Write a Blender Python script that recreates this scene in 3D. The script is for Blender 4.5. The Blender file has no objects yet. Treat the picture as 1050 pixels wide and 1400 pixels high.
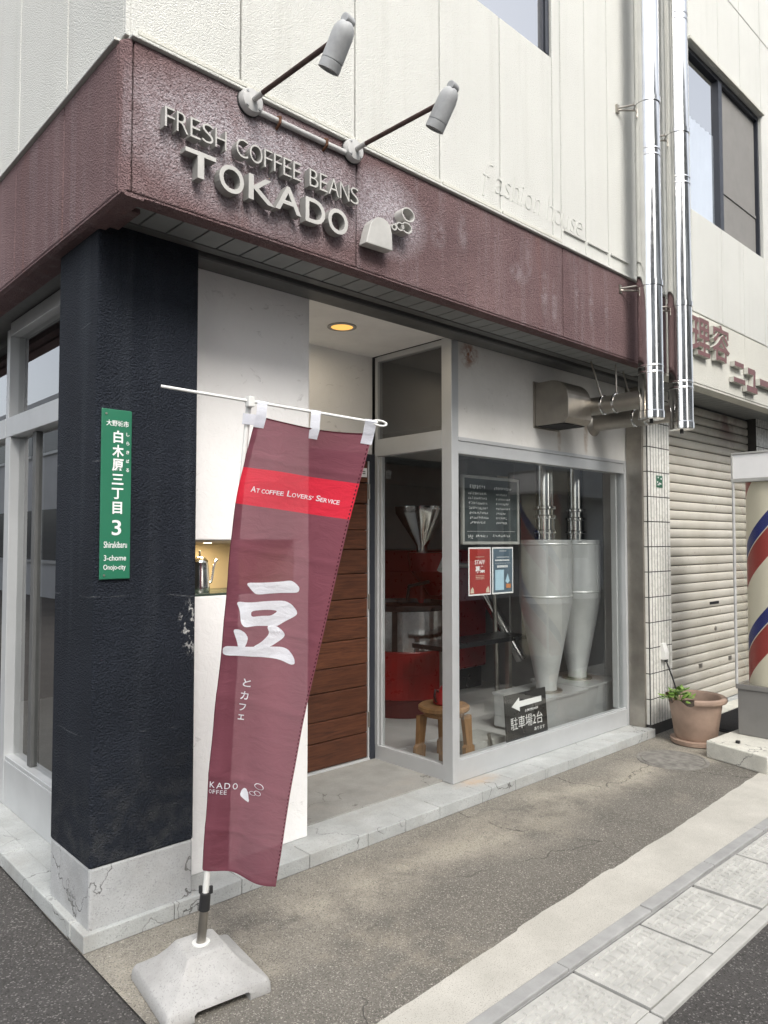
import bpy, bmesh, math, random
from mathutils import Vector, Matrix
random.seed(7)
R = math.radians
sc = bpy.context.scene
col = sc.collection
# ------------------------------------------------------------------ camera
cam = bpy.data.cameras.new('camera')
cam.sensor_fit = 'VERTICAL'; cam.sensor_height = 36; cam.sensor_width = 27
cam.lens = 36*1003/1400
cam.clip_start = .05; cam.clip_end = 2000
camo = bpy.data.objects.new('camera', cam); col.objects.link(camo)
camo.location = (0, 0, 1.5)
camo.rotation_euler = (R(90)+math.atan(40/1003), 0, R(-43.05))
sc.camera = camo
# ------------------------------------------------------------------ sky, sun, exposure
SUN_EL, SUN_AZ = 45, 250            # azimuth: direction the light comes from, degrees from +X towards +Y
w = bpy.data.worlds.new('World'); sc.world = w; w.use_nodes = True
wn = w.node_tree; wn.nodes.clear()
sky = wn.nodes.new('ShaderNodeTexSky'); sky.sky_type = 'NISHITA'; sky.sun_disc = False
sky.sun_elevation = R(SUN_EL); sky.sun_rotation = R(90-SUN_AZ)
sky.air_density = 1.0; sky.dust_density = 4.0; sky.ozone_density = 1.0
hs = wn.nodes.new('ShaderNodeHueSaturation'); hs.inputs['Saturation'].default_value = .32
bg = wn.nodes.new('ShaderNodeBackground'); bg.inputs['Strength'].default_value = .15
wo = wn.nodes.new('ShaderNodeOutputWorld')
wn.links.new(sky.outputs[0], hs.inputs['Color']); wn.links.new(hs.outputs[0], bg.inputs['Color']); wn.links.new(bg.outputs[0], wo.inputs[0])
sl = bpy.data.lights.new('sun', 'SUN'); sl.energy = 1.1; sl.angle = R(25); sl.color = (1, .955, .89)
so = bpy.data.objects.new('sun', sl); col.objects.link(so)
sd = Vector((math.cos(R(SUN_AZ))*math.cos(R(SUN_EL)), math.sin(R(SUN_AZ))*math.cos(R(SUN_EL)), math.sin(R(SUN_EL))))
so.rotation_euler = sd.to_track_quat('Z', 'Y').to_euler(); so.location = (0, -6, 12)
vs = sc.view_settings
vs.view_transform = 'Standard'; vs.look = 'None'; vs.gamma = 1; vs.use_curve_mapping = False
vs.exposure = 1.12
sc.cycles.max_bounces = 10; sc.cycles.transparent_max_bounces = 24

# ------------------------------------------------------------------ materials
class NT:
    def __init__(s, name):
        s.m = bpy.data.materials.new(name); s.m.use_nodes = True
        s.t = s.m.node_tree; s.t.nodes.clear()
        s.out = s.t.nodes.new('ShaderNodeOutputMaterial')
        s.geo = s.n('ShaderNodeNewGeometry').outputs['Position']
    def n(s, typ, **kw):
        nd = s.t.nodes.new(typ)
        for k, v in kw.items(): setattr(nd, k, v)
        return nd
    def put(s, sock, v):
        if isinstance(v, bpy.types.NodeSocket): s.t.links.new(v, sock)
        else:
            if sock.type == 'RGBA' and isinstance(v, (tuple, list)) and len(v) == 3: v = (*v, 1)
            sock.default_value = v
    def noise(s, scale, detail=4, rough=.55, vec=None, dist=0):
        nd = s.n('ShaderNodeTexNoise'); s.put(nd.inputs['Vector'], vec or s.geo)
        nd.inputs['Scale'].default_value = scale; nd.inputs['Detail'].default_value = detail
        nd.inputs['Roughness'].default_value = rough; nd.inputs['Distortion'].default_value = dist
        return nd.outputs['Fac']
    def vor(s, scale, feature='F1', out='Distance', vec=None, rnd=1):
        nd = s.n('ShaderNodeTexVoronoi', feature=feature); s.put(nd.inputs['Vector'], vec or s.geo)
        nd.inputs['Scale'].default_value = scale; nd.inputs['Randomness'].default_value = rnd
        return nd.outputs[out]
    def ramp(s, fac, a, b, inv=False):
        nd = s.n('ShaderNodeMapRange'); s.put(nd.inputs['Value'], fac)
        nd.inputs['From Min'].default_value = a; nd.inputs['From Max'].default_value = b
        if inv: nd.inputs['To Min'].default_value = 1; nd.inputs['To Max'].default_value = 0
        return nd.outputs[0]
    def math(s, op, a, b=0., c=None):
        nd = s.n('ShaderNodeMath', operation=op); s.put(nd.inputs[0], a); s.put(nd.inputs[1], b)
        if c is not None: s.put(nd.inputs[2], c)
        return nd.outputs[0]
    def mix(s, f, a, b):
        nd = s.n('ShaderNodeMix', data_type='RGBA'); s.put(nd.inputs[0], f); s.put(nd.inputs[6], a); s.put(nd.inputs[7], b)
        return nd.outputs[2]
    def vscale(s, v):
        nd = s.n('ShaderNodeVectorMath', operation='MULTIPLY'); s.put(nd.inputs[0], s.geo); nd.inputs[1].default_value = v
        return nd.outputs[0]
    def xyz(s):
        nd = s.n('ShaderNodeSeparateXYZ'); s.put(nd.inputs[0], s.geo); return nd.outputs
    def bump(s, h, strength=.5, dist=.005, prev=None):
        nd = s.n('ShaderNodeBump'); nd.inputs['Strength'].default_value = strength; nd.inputs['Distance'].default_value = dist
        s.put(nd.inputs['Height'], h)
        if prev: s.put(nd.inputs['Normal'], prev)
        return nd.outputs[0]
    def pbr(s, color, rough=.7, metal=0., normal=None, spec=.5, **kw):
        p = s.n('ShaderNodeBsdfPrincipled'); s.put(p.inputs['Base Color'], color); s.put(p.inputs['Roughness'], rough)
        s.put(p.inputs['Metallic'], metal); p.inputs['Specular IOR Level'].default_value = spec
        if normal: s.put(p.inputs['Normal'], normal)
        for k, v in kw.items(): s.put(p.inputs[k], v)
        s.t.links.new(p.outputs[0], s.out.inputs[0]); return s.m

def sh(c, f): return tuple(min(1, x*f) for x in c)
def simple(name, c, rough=.6, metal=0, var=.18, vs_=6, bump=0, bs=150, bd=.002, spec=.5):
    t = NT(name)
    f = t.ramp(t.noise(vs_, 5, .6), .3, .7)
    cc = t.mix(f, sh(c, 1-var), sh(c, 1+var))
    nr = t.bump(t.noise(bs, 3), bump, bd) if bump else None
    rr = t.math('MULTIPLY_ADD', t.noise(vs_*3, 3), .2, max(.02, rough-.1)) if rough > .12 else rough
    return t.pbr(cc, rr, metal, nr, spec)

MT = {}
# cream sprayed stucco: fine clumps, water streaks
def stucco(name, c, streak, amt, bstr=.75, scale=165):
    t = NT(name)
    big = t.ramp(t.noise(1.3, 5, .6), .3, .75)
    base = t.mix(big, sh(c, .95), sh(c, 1.03))
    st = t.noise(1.0, 5, .65, vec=t.vscale((9, 9, .55)))
    stm = t.math('MULTIPLY', t.ramp(st, .52, .78), amt)
    colr = t.mix(stm, base, streak)
    h = t.noise(scale, 2, .5)
    cav = t.ramp(t.noise(scale, 2, .5), .3, .5)
    colr = t.mix(t.math('MULTIPLY', t.math('SUBTRACT', 1., cav), .16), colr, sh(c, .5))
    return t.pbr(colr, .85, 0, t.bump(h, bstr, .017), .3)
MT['cream'] = stucco('cream_stucco', (.60, .605, .57), (.40, .40, .36), .28, .5)
MT['cream2'] = stucco('cream_stucco_warm', (.58, .575, .52), (.50, .48, .42), .2, .4)
# maroon stucco with chalky bloom and pale run marks
t = NT('maroon_stucco'); X, Y, Z = t.xyz()
c0 = t.mix(t.ramp(t.noise(2.2, 5, .6), .3, .7), (.150, .098, .100), (.212, .140, .140))
st = t.ramp(t.noise(1, 5, .65, vec=t.vscale((14, 14, .7))), .50, .74)
def around(cx, cz, rx, rz):
    a = t.math('POWER', t.math('MULTIPLY', t.math('SUBTRACT', X, cx), 1/rx), 2.); b = t.math('POWER', t.math('MULTIPLY', t.math('SUBTRACT', Z, cz), 1/rz), 2.)
    return t.ramp(t.math('ADD', a, b), 0., 1., True)
bl = t.math('MAXIMUM', around(1.58, 2.99, .70, .30), around(2.26, 3.0, .30, .22))
bl = t.math('MULTIPLY', bl, t.ramp(t.noise(7, 5, .7), .22, .50))
front = t.ramp(Y, 2.44, 2.43)
bl = t.math('MULTIPLY', bl, front)
m1 = t.math('MAXIMUM', t.math('MULTIPLY', st, .20), t.math('MULTIPLY', bl, 1.))
speck = t.ramp(t.noise(105, 3, .6, dist=.3), .40, .62)
m1 = t.math('MULTIPLY', m1, t.math('MULTIPLY_ADD', speck, .55, .45))
gh = None
for gx_, gz_, rx_, rz_ in ((2.62, 3.02, .07, .10), (2.80, 3.06, .05, .12), (3.28, 2.98, .10, .07), (3.36, 3.08, .05, .13), (3.52, 2.92, .05, .16), (3.86, 3.02, .035, .18), (4.02, 2.98, .035, .19), (4.20, 3.02, .03, .15), (3.62, 2.88, .035, .17)):
    a_ = around(gx_, gz_, rx_, rz_); gh = a_ if gh is None else t.math('MAXIMUM', gh, a_)
m1 = t.math('MAXIMUM', m1, t.math('MULTIPLY', t.math('MULTIPLY', gh, front), t.math('MULTIPLY', t.ramp(t.noise(14, 4, .7), .40, .62), .30)))
c1 = t.mix(m1, c0, (.47, .44, .47))
rust = t.math('MULTIPLY', t.ramp(t.noise(1, 4, .6, vec=t.vscale((6, 6, .5))), .60, .74), .3)
c1 = t.mix(rust, c1, (.27, .115, .075))
c1 = t.mix(t.math('MULTIPLY', t.ramp(t.noise(105, 3, .6, dist=.3), .45, .3), .45), c1, (.04, .022, .024))
MT['maroon'] = t.pbr(c1, .82, 0, t.bump(t.noise(160, 2, .5), .9, .016), .12)
# navy column stucco
t = NT('navy_stucco')
c0 = t.mix(t.ramp(t.noise(2.5, 4), .3, .7), (.0125, .016, .0235), (.021, .026, .037))
c0 = t.mix(t.math('MULTIPLY', t.ramp(t.noise(1, 5, .6, vec=t.vscale((11, 11, .6))), .52, .8), .55), c0, (.05, .058, .07))
dots = t.math('MULTIPLY', t.ramp(t.vor(30), .055, .03), t.ramp(t.noise(2.3, 3), .60, .72))
c0 = t.mix(dots, c0, (.5, .5, .5))
X, Y, Z = t.xyz()
sm_ = t.ramp(t.math('ADD', t.math('POWER', t.math('MULTIPLY', t.math('SUBTRACT', X, 1.495), 14.), 2.), t.math('POWER', t.math('MULTIPLY', t.math('SUBTRACT', Z, 1.15), 8.), 2.)), 1., .1)
c0 = t.mix(t.math('MULTIPLY', sm_, t.ramp(t.noise(30, 4, .7, vec=t.vscale((1, 1, .7))), .52, .56)), c0, (.62, .62, .6))
ds = t.math('MULTIPLY', t.ramp(Z, .75, .28), t.ramp(t.noise(13, 5, .7), .46, .66))
c0 = t.mix(t.math('MULTIPLY', ds, .40), c0, (.10, .10, .095))
hl = t.math('MULTIPLY', t.ramp(t.math('ABSOLUTE', t.math('SUBTRACT', t.math('FRACT', t.math('MULTIPLY_ADD', t.noise(2.2, 4, .6), .12, t.math('MULTIPLY', Z, 1.9))), .5)), .006, .002), t.ramp(t.noise(4.5, 3), .50, .58))
c0 = t.mix(t.math('MULTIPLY', hl, .5), c0, (.16, .17, .18))
MT['navy'] = t.pbr(c0, .75, 0, t.bump(t.noise(160, 2, .5), 1., .020), .22)
# grey plinth render with cracks
def cracked(name, c, cs, thick, dirt, rust=None):
    t = NT(name)
    nd = t.n('ShaderNodeTexNoise'); t.put(nd.inputs['Vector'], t.geo); nd.inputs['Scale'].default_value = 7; nd.inputs['Detail'].default_value = 5
    ad = t.n('ShaderNodeVectorMath', operation='MULTIPLY_ADD'); t.put(ad.inputs[0], nd.outputs['Color']); ad.inputs[1].default_value = (.28, .28, .28); t.put(ad.inputs[2], t.geo)
    e = t.vor(cs, 'DISTANCE_TO_EDGE', 'Distance', vec=ad.outputs[0])
    crack = t.math('MULTIPLY', t.ramp(e, thick, thick*.3), t.ramp(t.noise(2.2, 2), .47, .55))
    b = t.mix(t.ramp(t.noise(5, 6, .65), .3, .7), sh(c, .78), sh(c, 1.12))
    b = t.mix(t.math('MULTIPLY', t.ramp(t.noise(2.6, 5, .7), .5, .75), dirt), b, sh((.30, .28, .25), 1))
    b = t.mix(t.ramp(t.noise(160, 2), .58, .68), b, sh(c, .7))
    b = t.mix(t.math('MULTIPLY', crack, .85), b, (.10, .098, .09))
    if rust:
        X, Y, Z = t.xyz()
        rm = t.ramp(t.math('ADD', t.math('POWER', t.math('MULTIPLY', t.math('SUBTRACT', X, rust[0]), 4.5), 2.), t.math('POWER', t.math('MULTIPLY', t.math('SUBTRACT', Y, rust[1]), 11.), 2.)), 1., 0.)
        b = t.mix(t.math('MULTIPLY', rm, t.ramp(t.noise(9, 5, .7), .32, .62)), b, (.42, .34, .26))
    h = t.math('SUBTRACT', t.noise(110, 3), t.math('MULTIPLY', crack, 1.2))
    return t.pbr(b, .8, 0, t.bump(h, .5, .004), .35)
MT['plinth'] = cracked('cracked_render', (.42, .43, .43), 2.6, .009, .35)
MT['step'] = cracked('weathered_step_concrete', (.42, .435, .425), 1.9, .007, .6, (3.46, 2.88))
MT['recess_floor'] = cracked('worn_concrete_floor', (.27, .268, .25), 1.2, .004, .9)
MT['concrete'] = cracked('pale_concrete', (.44, .435, .42), .8, .003, .35)
MT['plinth_white'] = cracked('painted_concrete', (.66, .65, .58), .7, .003, .35)
MT['gutter_slab'] = simple('gutter_concrete', (.48, .475, .445), .85, 0, .16, 9, .4, 190, .002)
MT['kerb'] = simple('kerb_concrete', (.36, .36, .35), .85, 0, .15, 9, .4, 190, .002)
# pale concrete strip
t = NT('concrete_strip')
b = t.mix(t.ramp(t.noise(3, 6, .65), .3, .7), (.44, .425, .38), (.585, .565, .51))
b = t.mix(t.ramp(t.noise(230, 2), .58, .66), b, (.30, .285, .24))
MT['strip'] = t.pbr(b, .88, 0, t.bump(t.noise(230, 3), .5, .002), .3)
# sidewalk: brown exposed aggregate with paler tan patches, mostly along the step, hairline cracks
def aggregate(name, c, stone, tan_patches, dens, sc_=260, cracks=True):
    t = NT(name); X, Y, Z = t.xyz()
    b = t.mix(t.ramp(t.noise(2.1, 6, .6), .3, .7), sh(c, .78), sh(c, 1.18))
    if tan_patches:
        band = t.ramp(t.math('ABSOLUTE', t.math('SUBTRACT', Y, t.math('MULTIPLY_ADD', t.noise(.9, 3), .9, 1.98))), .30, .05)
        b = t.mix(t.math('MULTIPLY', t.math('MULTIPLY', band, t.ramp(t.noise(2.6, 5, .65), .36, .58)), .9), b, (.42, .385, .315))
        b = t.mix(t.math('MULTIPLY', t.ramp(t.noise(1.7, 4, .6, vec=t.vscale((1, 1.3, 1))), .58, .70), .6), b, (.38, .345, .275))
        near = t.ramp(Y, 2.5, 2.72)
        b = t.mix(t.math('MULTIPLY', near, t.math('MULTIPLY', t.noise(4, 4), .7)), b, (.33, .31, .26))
    v = t.vor(sc_, 'F1', 'Color')
    sp = t.n('ShaderNodeSeparateColor'); t.put(sp.inputs[0], v)
    b = t.mix(t.ramp(sp.outputs[0], dens, dens+.03), b, stone)
    b = t.mix(t.math('MULTIPLY', t.ramp(sp.outputs[1], .70, .9), .6), b, sh(c, .42))
    big = t.n('ShaderNodeSeparateColor'); t.put(big.inputs[0], t.vor(70, 'F1', 'Color'))
    bd = t.math('MULTIPLY', t.ramp(big.outputs[0], .975, .98), t.ramp(t.vor(70), .30, .22))
    b = t.mix(bd, b, sh(stone, 1.25))
    h = t.math('ADD', t.noise(300, 2), t.ramp(t.vor(sc_), .1, .6))
    if cracks:
        nd = t.n('ShaderNodeTexNoise'); t.put(nd.inputs['Vector'], t.geo); nd.inputs['Scale'].default_value = 5; nd.inputs['Detail'].default_value = 5
        ad = t.n('ShaderNodeVectorMath', operation='MULTIPLY_ADD'); t.put(ad.inputs[0], nd.outputs['Color']); ad.inputs[1].default_value = (.25, .25, .25); t.put(ad.inputs[2], t.geo)
        e = t.vor(.75, 'DISTANCE_TO_EDGE', 'Distance', vec=ad.outputs[0])
        ck = t.math('MULTIPLY', t.ramp(e, .0035, .0015), t.ramp(t.noise(1.1, 2), .48, .54))
        b = t.mix(t.math('MULTIPLY', ck, .7), b, (.05, .047, .042))
    return t.pbr(b, .9, 0, t.bump(h, .55, .0035), .3)
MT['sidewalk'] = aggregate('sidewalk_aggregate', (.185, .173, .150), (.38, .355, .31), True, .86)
MT['road'] = aggregate('road_asphalt', (.078, .074, .070), (.20, .19, .18), False, .88, 200)
# metals
def metal(name, c, rough, var=.1, brushed=None):
    t = NT(name)
    b = t.mix(t.ramp(t.noise(8, 4), .3, .7), sh(c, 1-var), sh(c, 1+var))
    v = t.vscale(brushed) if brushed else t.geo
    r = t.math('MULTIPLY_ADD', t.noise(30, 4, vec=v), .22, max(.01, rough-.08))
    return t.pbr(b, r, 1., t.bump(t.noise(2.2, 2), .10, .02) if rough < .2 else None)
MT['chrome'] = metal('stainless_flue', (.74, .74, .73), .10, .06)
MT['steel'] = metal('brushed_steel', (.40, .375, .335), .36, .15, (40, 40, 2))
MT['cyclone'] = simple('galvanised_sheet', (.55, .56, .555), .36, .5, .10, 5)
MT['steel_box'] = simple('pale_steel_box', (.50, .51, .51), .35, .5, .08, 5)
MT['pot_steel'] = metal('polished_teapot_steel', (.75, .74, .70), .12)
MT['alu'] = simple('anodised_aluminium', (.53, .545, .55), .42, .35, .05, 4)
MT['alu_dark'] = simple('dark_bronze_frame', (.028, .032, .042), .4, .2, .1)
MT['rail_grey'] = simple('grey_header_rail', (.105, .107, .105), .5, .1, .12)
MT['soffit'] = simple('grey_soffit_board', (.215, .225, .222), .5, 0, .10, 5, spec=.4)
MT['black'] = simple('black_gap', (.008, .008, .009), .7)
MT['black_gloss'] = simple('black_enamel', (.012, .012, .013), .3)
MT['lamp_grey'] = simple('weathered_lamp_paint', (.33, .34, .345), .6, 0, .2, 14, .15, 90)
MT['rusty'] = simple('rusty_tube', (.055, .030, .025), .75, 0, .5, 25, .3, 120)
MT['rust'] = simple('rust_clip', (.10, .042, .02), .85, 0, .4, 40, .4, 140)
MT['white_paint'] = simple('aged_white_paint', (.44, .44, .43), .5, 0, .14, 12)
MT['letter'] = simple('sign_letter_metal', (.46, .455, .43), .45, 0, .10, 10)
MT['letter_side'] = simple('sign_letter_return', (.27, .27, .255), .5, 0, .15, 10)
# white smeared plaster
t = NT('white_plaster')
b = t.mix(t.ramp(t.noise(2, 5, .6), .3, .7), (.80, .795, .775), (.87, .865, .85))
sm = t.noise(1, 5, .7, vec=t.vscale((8, 8, 14)), dist=1.5)
b = t.mix(t.math('MULTIPLY', t.ramp(sm, .63, .69), .5), b, (.5, .49, .47))
MT['plaster'] = t.pbr(b, .7, 0, t.bump(t.noise(16, 5, .65, dist=1.2), .35, .012), .3)
MT['ceiling'] = simple('painted_ceiling', (.84, .83, .81), .8, 0, .05)
t = NT('rendered_panel'); X, Y, Z = t.xyz()
b = t.mix(t.ramp(t.noise(2.5, 5, .65), .3, .7), (.66, .65, .615), (.76, .75, .72))
def blot(cx, cz, rx, rz): return t.ramp(t.math('ADD', t.math('POWER', t.math('MULTIPLY', t.math('SUBTRACT', X, cx), 1/rx), 2.), t.math('POWER', t.math('MULTIPLY', t.math('SUBTRACT', Z, cz), 1/rz), 2.)), 1., 0.)
b = t.mix(t.math('MULTIPLY', blot(3.47, 2.66, .10, .10), t.ramp(t.noise(18, 5, .7), .42, .58)), b, (.33, .15, .09))
b = t.mix(t.math('MULTIPLY', t.math('MAXIMUM', blot(4.80, 2.28, .035, .16), blot(4.45, 2.22, .03, .10)), t.ramp(t.noise(14, 4), .35, .6)), b, (.45, .37, .29))
b = t.mix(t.math('MULTIPLY', t.ramp(t.noise(26, 5, .75), .62, .70), t.math('MULTIPLY', t.ramp(t.noise(2.2, 2), .45, .62), .5)), b, (.42, .40, .36))
MT['panel'] = t.pbr(b, .75, 0, t.bump(t.noise(22, 4, .6), .35, .006), .4)
t = NT('rust_stain'); MT['stain'] = t.pbr(t.mix(t.noise(30, 4), (.30, .13, .07), (.55, .47, .40)), .8)
# door wood
def wood(name, a, b_, k=(2.2, 1, 34)):
    t = NT(name)
    oi = t.n('ShaderNodeObjectInfo').outputs['Random']
    cmb = t.n('ShaderNodeCombineXYZ'); t.put(cmb.inputs[0], t.math('MULTIPLY', oi, 37.)); t.put(cmb.inputs[2], t.math('MULTIPLY', oi, 11.))
    ad = t.n('ShaderNodeVectorMath', operation='ADD'); t.put(ad.inputs[0], t.vscale(k)); t.put(ad.inputs[1], cmb.outputs[0])
    g = t.noise(2.2, 6, .65, vec=ad.outputs[0], dist=1.1)
    c = t.mix(t.ramp(g, .32, .66), a, b_)
    c = t.mix(t.math('MULTIPLY', oi, .55), c, sh(a, 1.1))
    kn = t.ramp(t.vor(3.1, vec=ad.outputs[0]), .10, .03); c = t.mix(t.math('MULTIPLY', kn, .8), c, sh(a, .5))
    return t.pbr(c, .5, 0, t.bump(g, .3, .003), .4)
MT['door_wood'] = wood('oiled_cedar', (.036, .012, .006), (.130, .046, .021))
MT['stool_wood'] = wood('light_wood', (.19, .10, .04), (.34, .19, .085), (14, 14, 1.5))
MT['dark_panel'] = wood('dark_wall_boards', (.020, .013, .009), (.05, .032, .022))
# glass: clear sheet that reflects at grazing angles and lets light through
def glass(name, tint, f0):
    t = NT(name)
    g = t.n('ShaderNodeNewGeometry'); dt = t.n('ShaderNodeVectorMath', operation='DOT_PRODUCT')
    t.t.links.new(g.outputs['Incoming'], dt.inputs[0]); t.t.links.new(g.outputs['True Normal'], dt.inputs[1])
    c_ = t.math('ABSOLUTE', dt.outputs['Value'])
    fr = t.math('MULTIPLY_ADD', t.math('POWER', t.math('SUBTRACT', 1., c_), 5.), 1-f0, f0)      # Schlick, same from both sides
    tr = t.n('ShaderNodeBsdfTransparent'); tr.inputs[0].default_value = (*tint, 1)
    gl = t.n('ShaderNodeBsdfGlossy'); gl.inputs['Roughness'].default_value = .0; gl.inputs[0].default_value = (1, 1, 1, 1)
    mx = t.n('ShaderNodeMixShader'); t.t.links.new(fr, mx.inputs[0]); t.t.links.new(tr.outputs[0], mx.inputs[1]); t.t.links.new(gl.outputs[0], mx.inputs[2])
    t.t.links.new(mx.outputs[0], t.out.inputs[0]); return t.m
MT['glass'] = glass('shop_glass', (.90, .92, .91), .095)
MT['glass_dark'] = glass('tinted_glass', (.55, .56, .56), .14)
MT['glass_left'] = glass('side_window_glass', (.70, .72, .71), .30)
MT['glass_up'] = glass('upstairs_glass', (.85, .88, .9), .62)
MT['acrylic'] = glass('clear_acrylic', (.97, .97, .95), .02)
# banner cloth
def cloth(name, c, tr_=.35, see=.06):
    t = NT(name)
    cc = t.mix(t.ramp(t.noise(700, 2), .3, .7), sh(c, .92), sh(c, 1.08))
    d = t.n('ShaderNodeBsdfDiffuse'); t.put(d.inputs[0], cc)
    tl = t.n('ShaderNodeBsdfTranslucent'); t.put(tl.inputs[0], cc)
    bn = t.bump(t.math('ADD', t.noise(9, 4, .6, vec=t.vscale((1, 1, 2.2)), dist=1.0), t.math('MULTIPLY', t.noise(1.4, 2, .5, vec=t.vscale((3, 3, 11)), dist=.8), .8)), .22, .03)
    t.put(d.inputs['Normal'], bn); t.put(tl.inputs['Normal'], bn)
    tp = t.n('ShaderNodeBsdfTransparent'); tp.inputs[0].default_value = (1, .8, .82, 1)
    m1 = t.n('ShaderNodeMixShader'); m1.inputs[0].default_value = tr_; m2 = t.n('ShaderNodeMixShader'); m2.inputs[0].default_value = see
    t.t.links.new(d.outputs[0], m1.inputs[1]); t.t.links.new(tl.outputs[0], m1.inputs[2])
    t.t.links.new(m1.outputs[0], m2.inputs[1]); t.t.links.new(tp.outputs[0], m2.inputs[2]); t.t.links.new(m2.outputs[0], t.out.inputs[0])
    return t.m
MT['cloth'] = cloth('maroon_cloth', (.235, .083, .110), .42, .09)
MT['cloth_red'] = cloth('red_cloth_band', (.72, .040, .070), .40, .05)
MT['cloth_white'] = cloth('white_print_on_cloth', (.80, .82, .86), .3, .0)
MT['cloth_hem'] = cloth('dark_stitching', (.08, .022, .03), .1, 0)
MT['tape'] = cloth('white_nylon_loop', (.72, .74, .80), .35, .06)
MT['white_plastic'] = simple('white_plastic', (.72, .72, .69), .4, 0, .05)
MT['black_plastic'] = simple('black_plastic', (.02, .02, .021), .45)
MT['green_plate'] = simple('green_enamel', (.018, .150, .082), .38, 0, .06, 4)
MT['white_print'] = simple('white_print', (.80, .80, .79), .5, 0, .03)
MT['red_enamel'] = simple('red_enamel', (.21, .010, .010), .3, 0, .08)
MT['red_dark'] = simple('dark_red_base', (.07, .008, .009), .4, 0, .08)
MT['tile'] = simple('glazed_white_tile', (.66, .655, .61), .28, 0, .06, 9)
MT['grout'] = simple('dark_grout', (.05, .048, .045), .9)
t = NT('shutter_paint'); X, Y, Z = t.xyz()
b = t.mix(t.ramp(t.noise(2, 5, .6), .3, .7), (.50, .47, .40), (.63, .60, .53))
sp = t.math('MULTIPLY', t.ramp(t.noise(38, 4, .7, vec=t.vscale((1, 1, .5))), .60, .68), t.ramp(t.noise(2.6, 3), .42, .6))
b = t.mix(t.math('MULTIPLY', sp, .8), b, (.24, .13, .07))
spot = t.math('MULTIPLY', t.math('MULTIPLY', t.ramp(t.math('ABSOLUTE', t.math('SUBTRACT', X, 7.15)), .42, .05), t.ramp(t.math('ABSOLUTE', t.math('SUBTRACT', Z, 2.60)), .26, .05)), t.ramp(t.noise(5, 4), .35, .55))
b = t.mix(t.math('MULTIPLY', spot, .75), b, (.12, .028, .018))
MT['shutter'] = t.pbr(b, .5, .1, t.bump(t.noise(12, 3), .15, .004), .5)
MT['barber_letter'] = simple('maroon_sign_face', (.150, .068, .066), .5, 0, .12, 14)
MT['terracotta'] = simple('faded_plastic_terracotta', (.33, .235, .18), .6, 0, .22, 7, .12, 60)
MT['soil'] = simple('soil', (.045, .032, .022), .95, 0, .4, 40, .8, 90, .01)
t = NT('leaf'); oi = t.noise(30, 2)
MT['leaf'] = t.pbr(t.mix(t.ramp(oi, .3, .7), (.05, .13, .02), (.19, .30, .06)), .5, 0, None, .4)
MT['mat'] = simple('black_rubber_mat', (.016, .016, .019), .6)
MT['box_grey'] = simple('grey_painted_metal', (.20, .195, .185), .5, .1, .08)
MT['iron'] = simple('worn_manhole_iron', (.21, .20, .18), .8, .1, .35, 18, .9, 80, .006)
MT['int_floor'] = simple('grey_shop_floor', (.42, .42, .41), .35, 0, .1, 3)
MT['int_wall'] = simple('dim_grey_wall', (.33, .33, .32), .8, 0, .08)
MT['chalkboard'] = simple('chalkboard', (.045, .056, .058), .7, 0, .35, 7)
MT['chalk'] = simple('chalk', (.85, .86, .83), .9, 0, .2, 60)
MT['grey_frame'] = simple('pale_grey_frame', (.36, .36, .34), .6)
MT['poster_red'] = simple('poster_red', (.33, .030, .022), .5, 0, .05)
MT['poster_blue'] = simple('poster_slate', (.085, .125, .16), .5, 0, .08)
MT['poster_light'] = simple('poster_pale_blue', (.42, .60, .70), .5, 0, .05)
MT['poster_orange'] = simple('poster_orange', (.55, .20, .06), .5, 0, .1)
MT['poster_cream'] = simple('poster_cream', (.62, .55, .42), .5, 0, .1)
MT['cable'] = MT['black_plastic']
MT['curtain'] = simple('sheer_curtain', (.80, .84, .88), .9, 0, .05)
MT['screen'] = simple('insect_screen', (.20, .195, .185), .8, 0, .06)
MT['core'] = simple('dark_interior', (.03, .03, .032), .9)
MT['opp_wall'] = simple('opposite_facade', (.55, .56, .57), .8, 0, .1, .6)
MT['opp_dark'] = simple('opposite_glazing', (.05, .06, .07), .2)
MT['pole_concrete'] = simple('utility_pole_concrete', (.33, .33, .32), .85)
MT['ticket'] = simple('green_sticker', (.02, .11, .06), .5)
MT['beige'] = simple('niche_beige', (.62, .52, .36), .7, 0, .05)
MT['shelf_glass'] = simple('dark_green_shelf', (.05, .07, .055), .25)
MT['lens'] = simple('lamp_lens', (.5, .5, .48), .2)
def emit(name, c, s):
    t = NT(name); e = t.n('ShaderNodeEmission'); e.inputs[0].default_value = (*c, 1); e.inputs[1].default_value = s
    t.t.links.new(e.outputs[0], t.out.inputs[0]); return t.m
MT['bulb'] = emit('warm_bulb', (1, .50, .13), .62)
MT['bulb2'] = emit('niche_bulb', (1, .86, .62), 3)
# barber stripes, wound round the drum's own axis
BP = (5.70, 1.957)
t = NT('barber_stripes'); X, Y, Z = t.xyz()
ang = t.math('ARCTAN2', t.math('SUBTRACT', Y, BP[1]), t.math('SUBTRACT', X, BP[0]))
ph = t.math('FRACT', t.math('SUBTRACT', t.math('MULTIPLY_ADD', ang, 2/(2*math.pi), 40.), t.math('MULTIPLY', Z, 1.5)))
def step_(a, b): return t.math('MULTIPLY', t.math('GREATER_THAN', ph, a), t.math('LESS_THAN', ph, b))
c = t.mix(step_(.46, .62), (.66, .62, .50), (.022, .030, .16))
c = t.mix(step_(.62, .635), c, (.66, .62, .50))
c = t.mix(step_(.635, .94), c, (.30, .045, .038))
MT['barber'] = t.pbr(c, .35)

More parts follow.
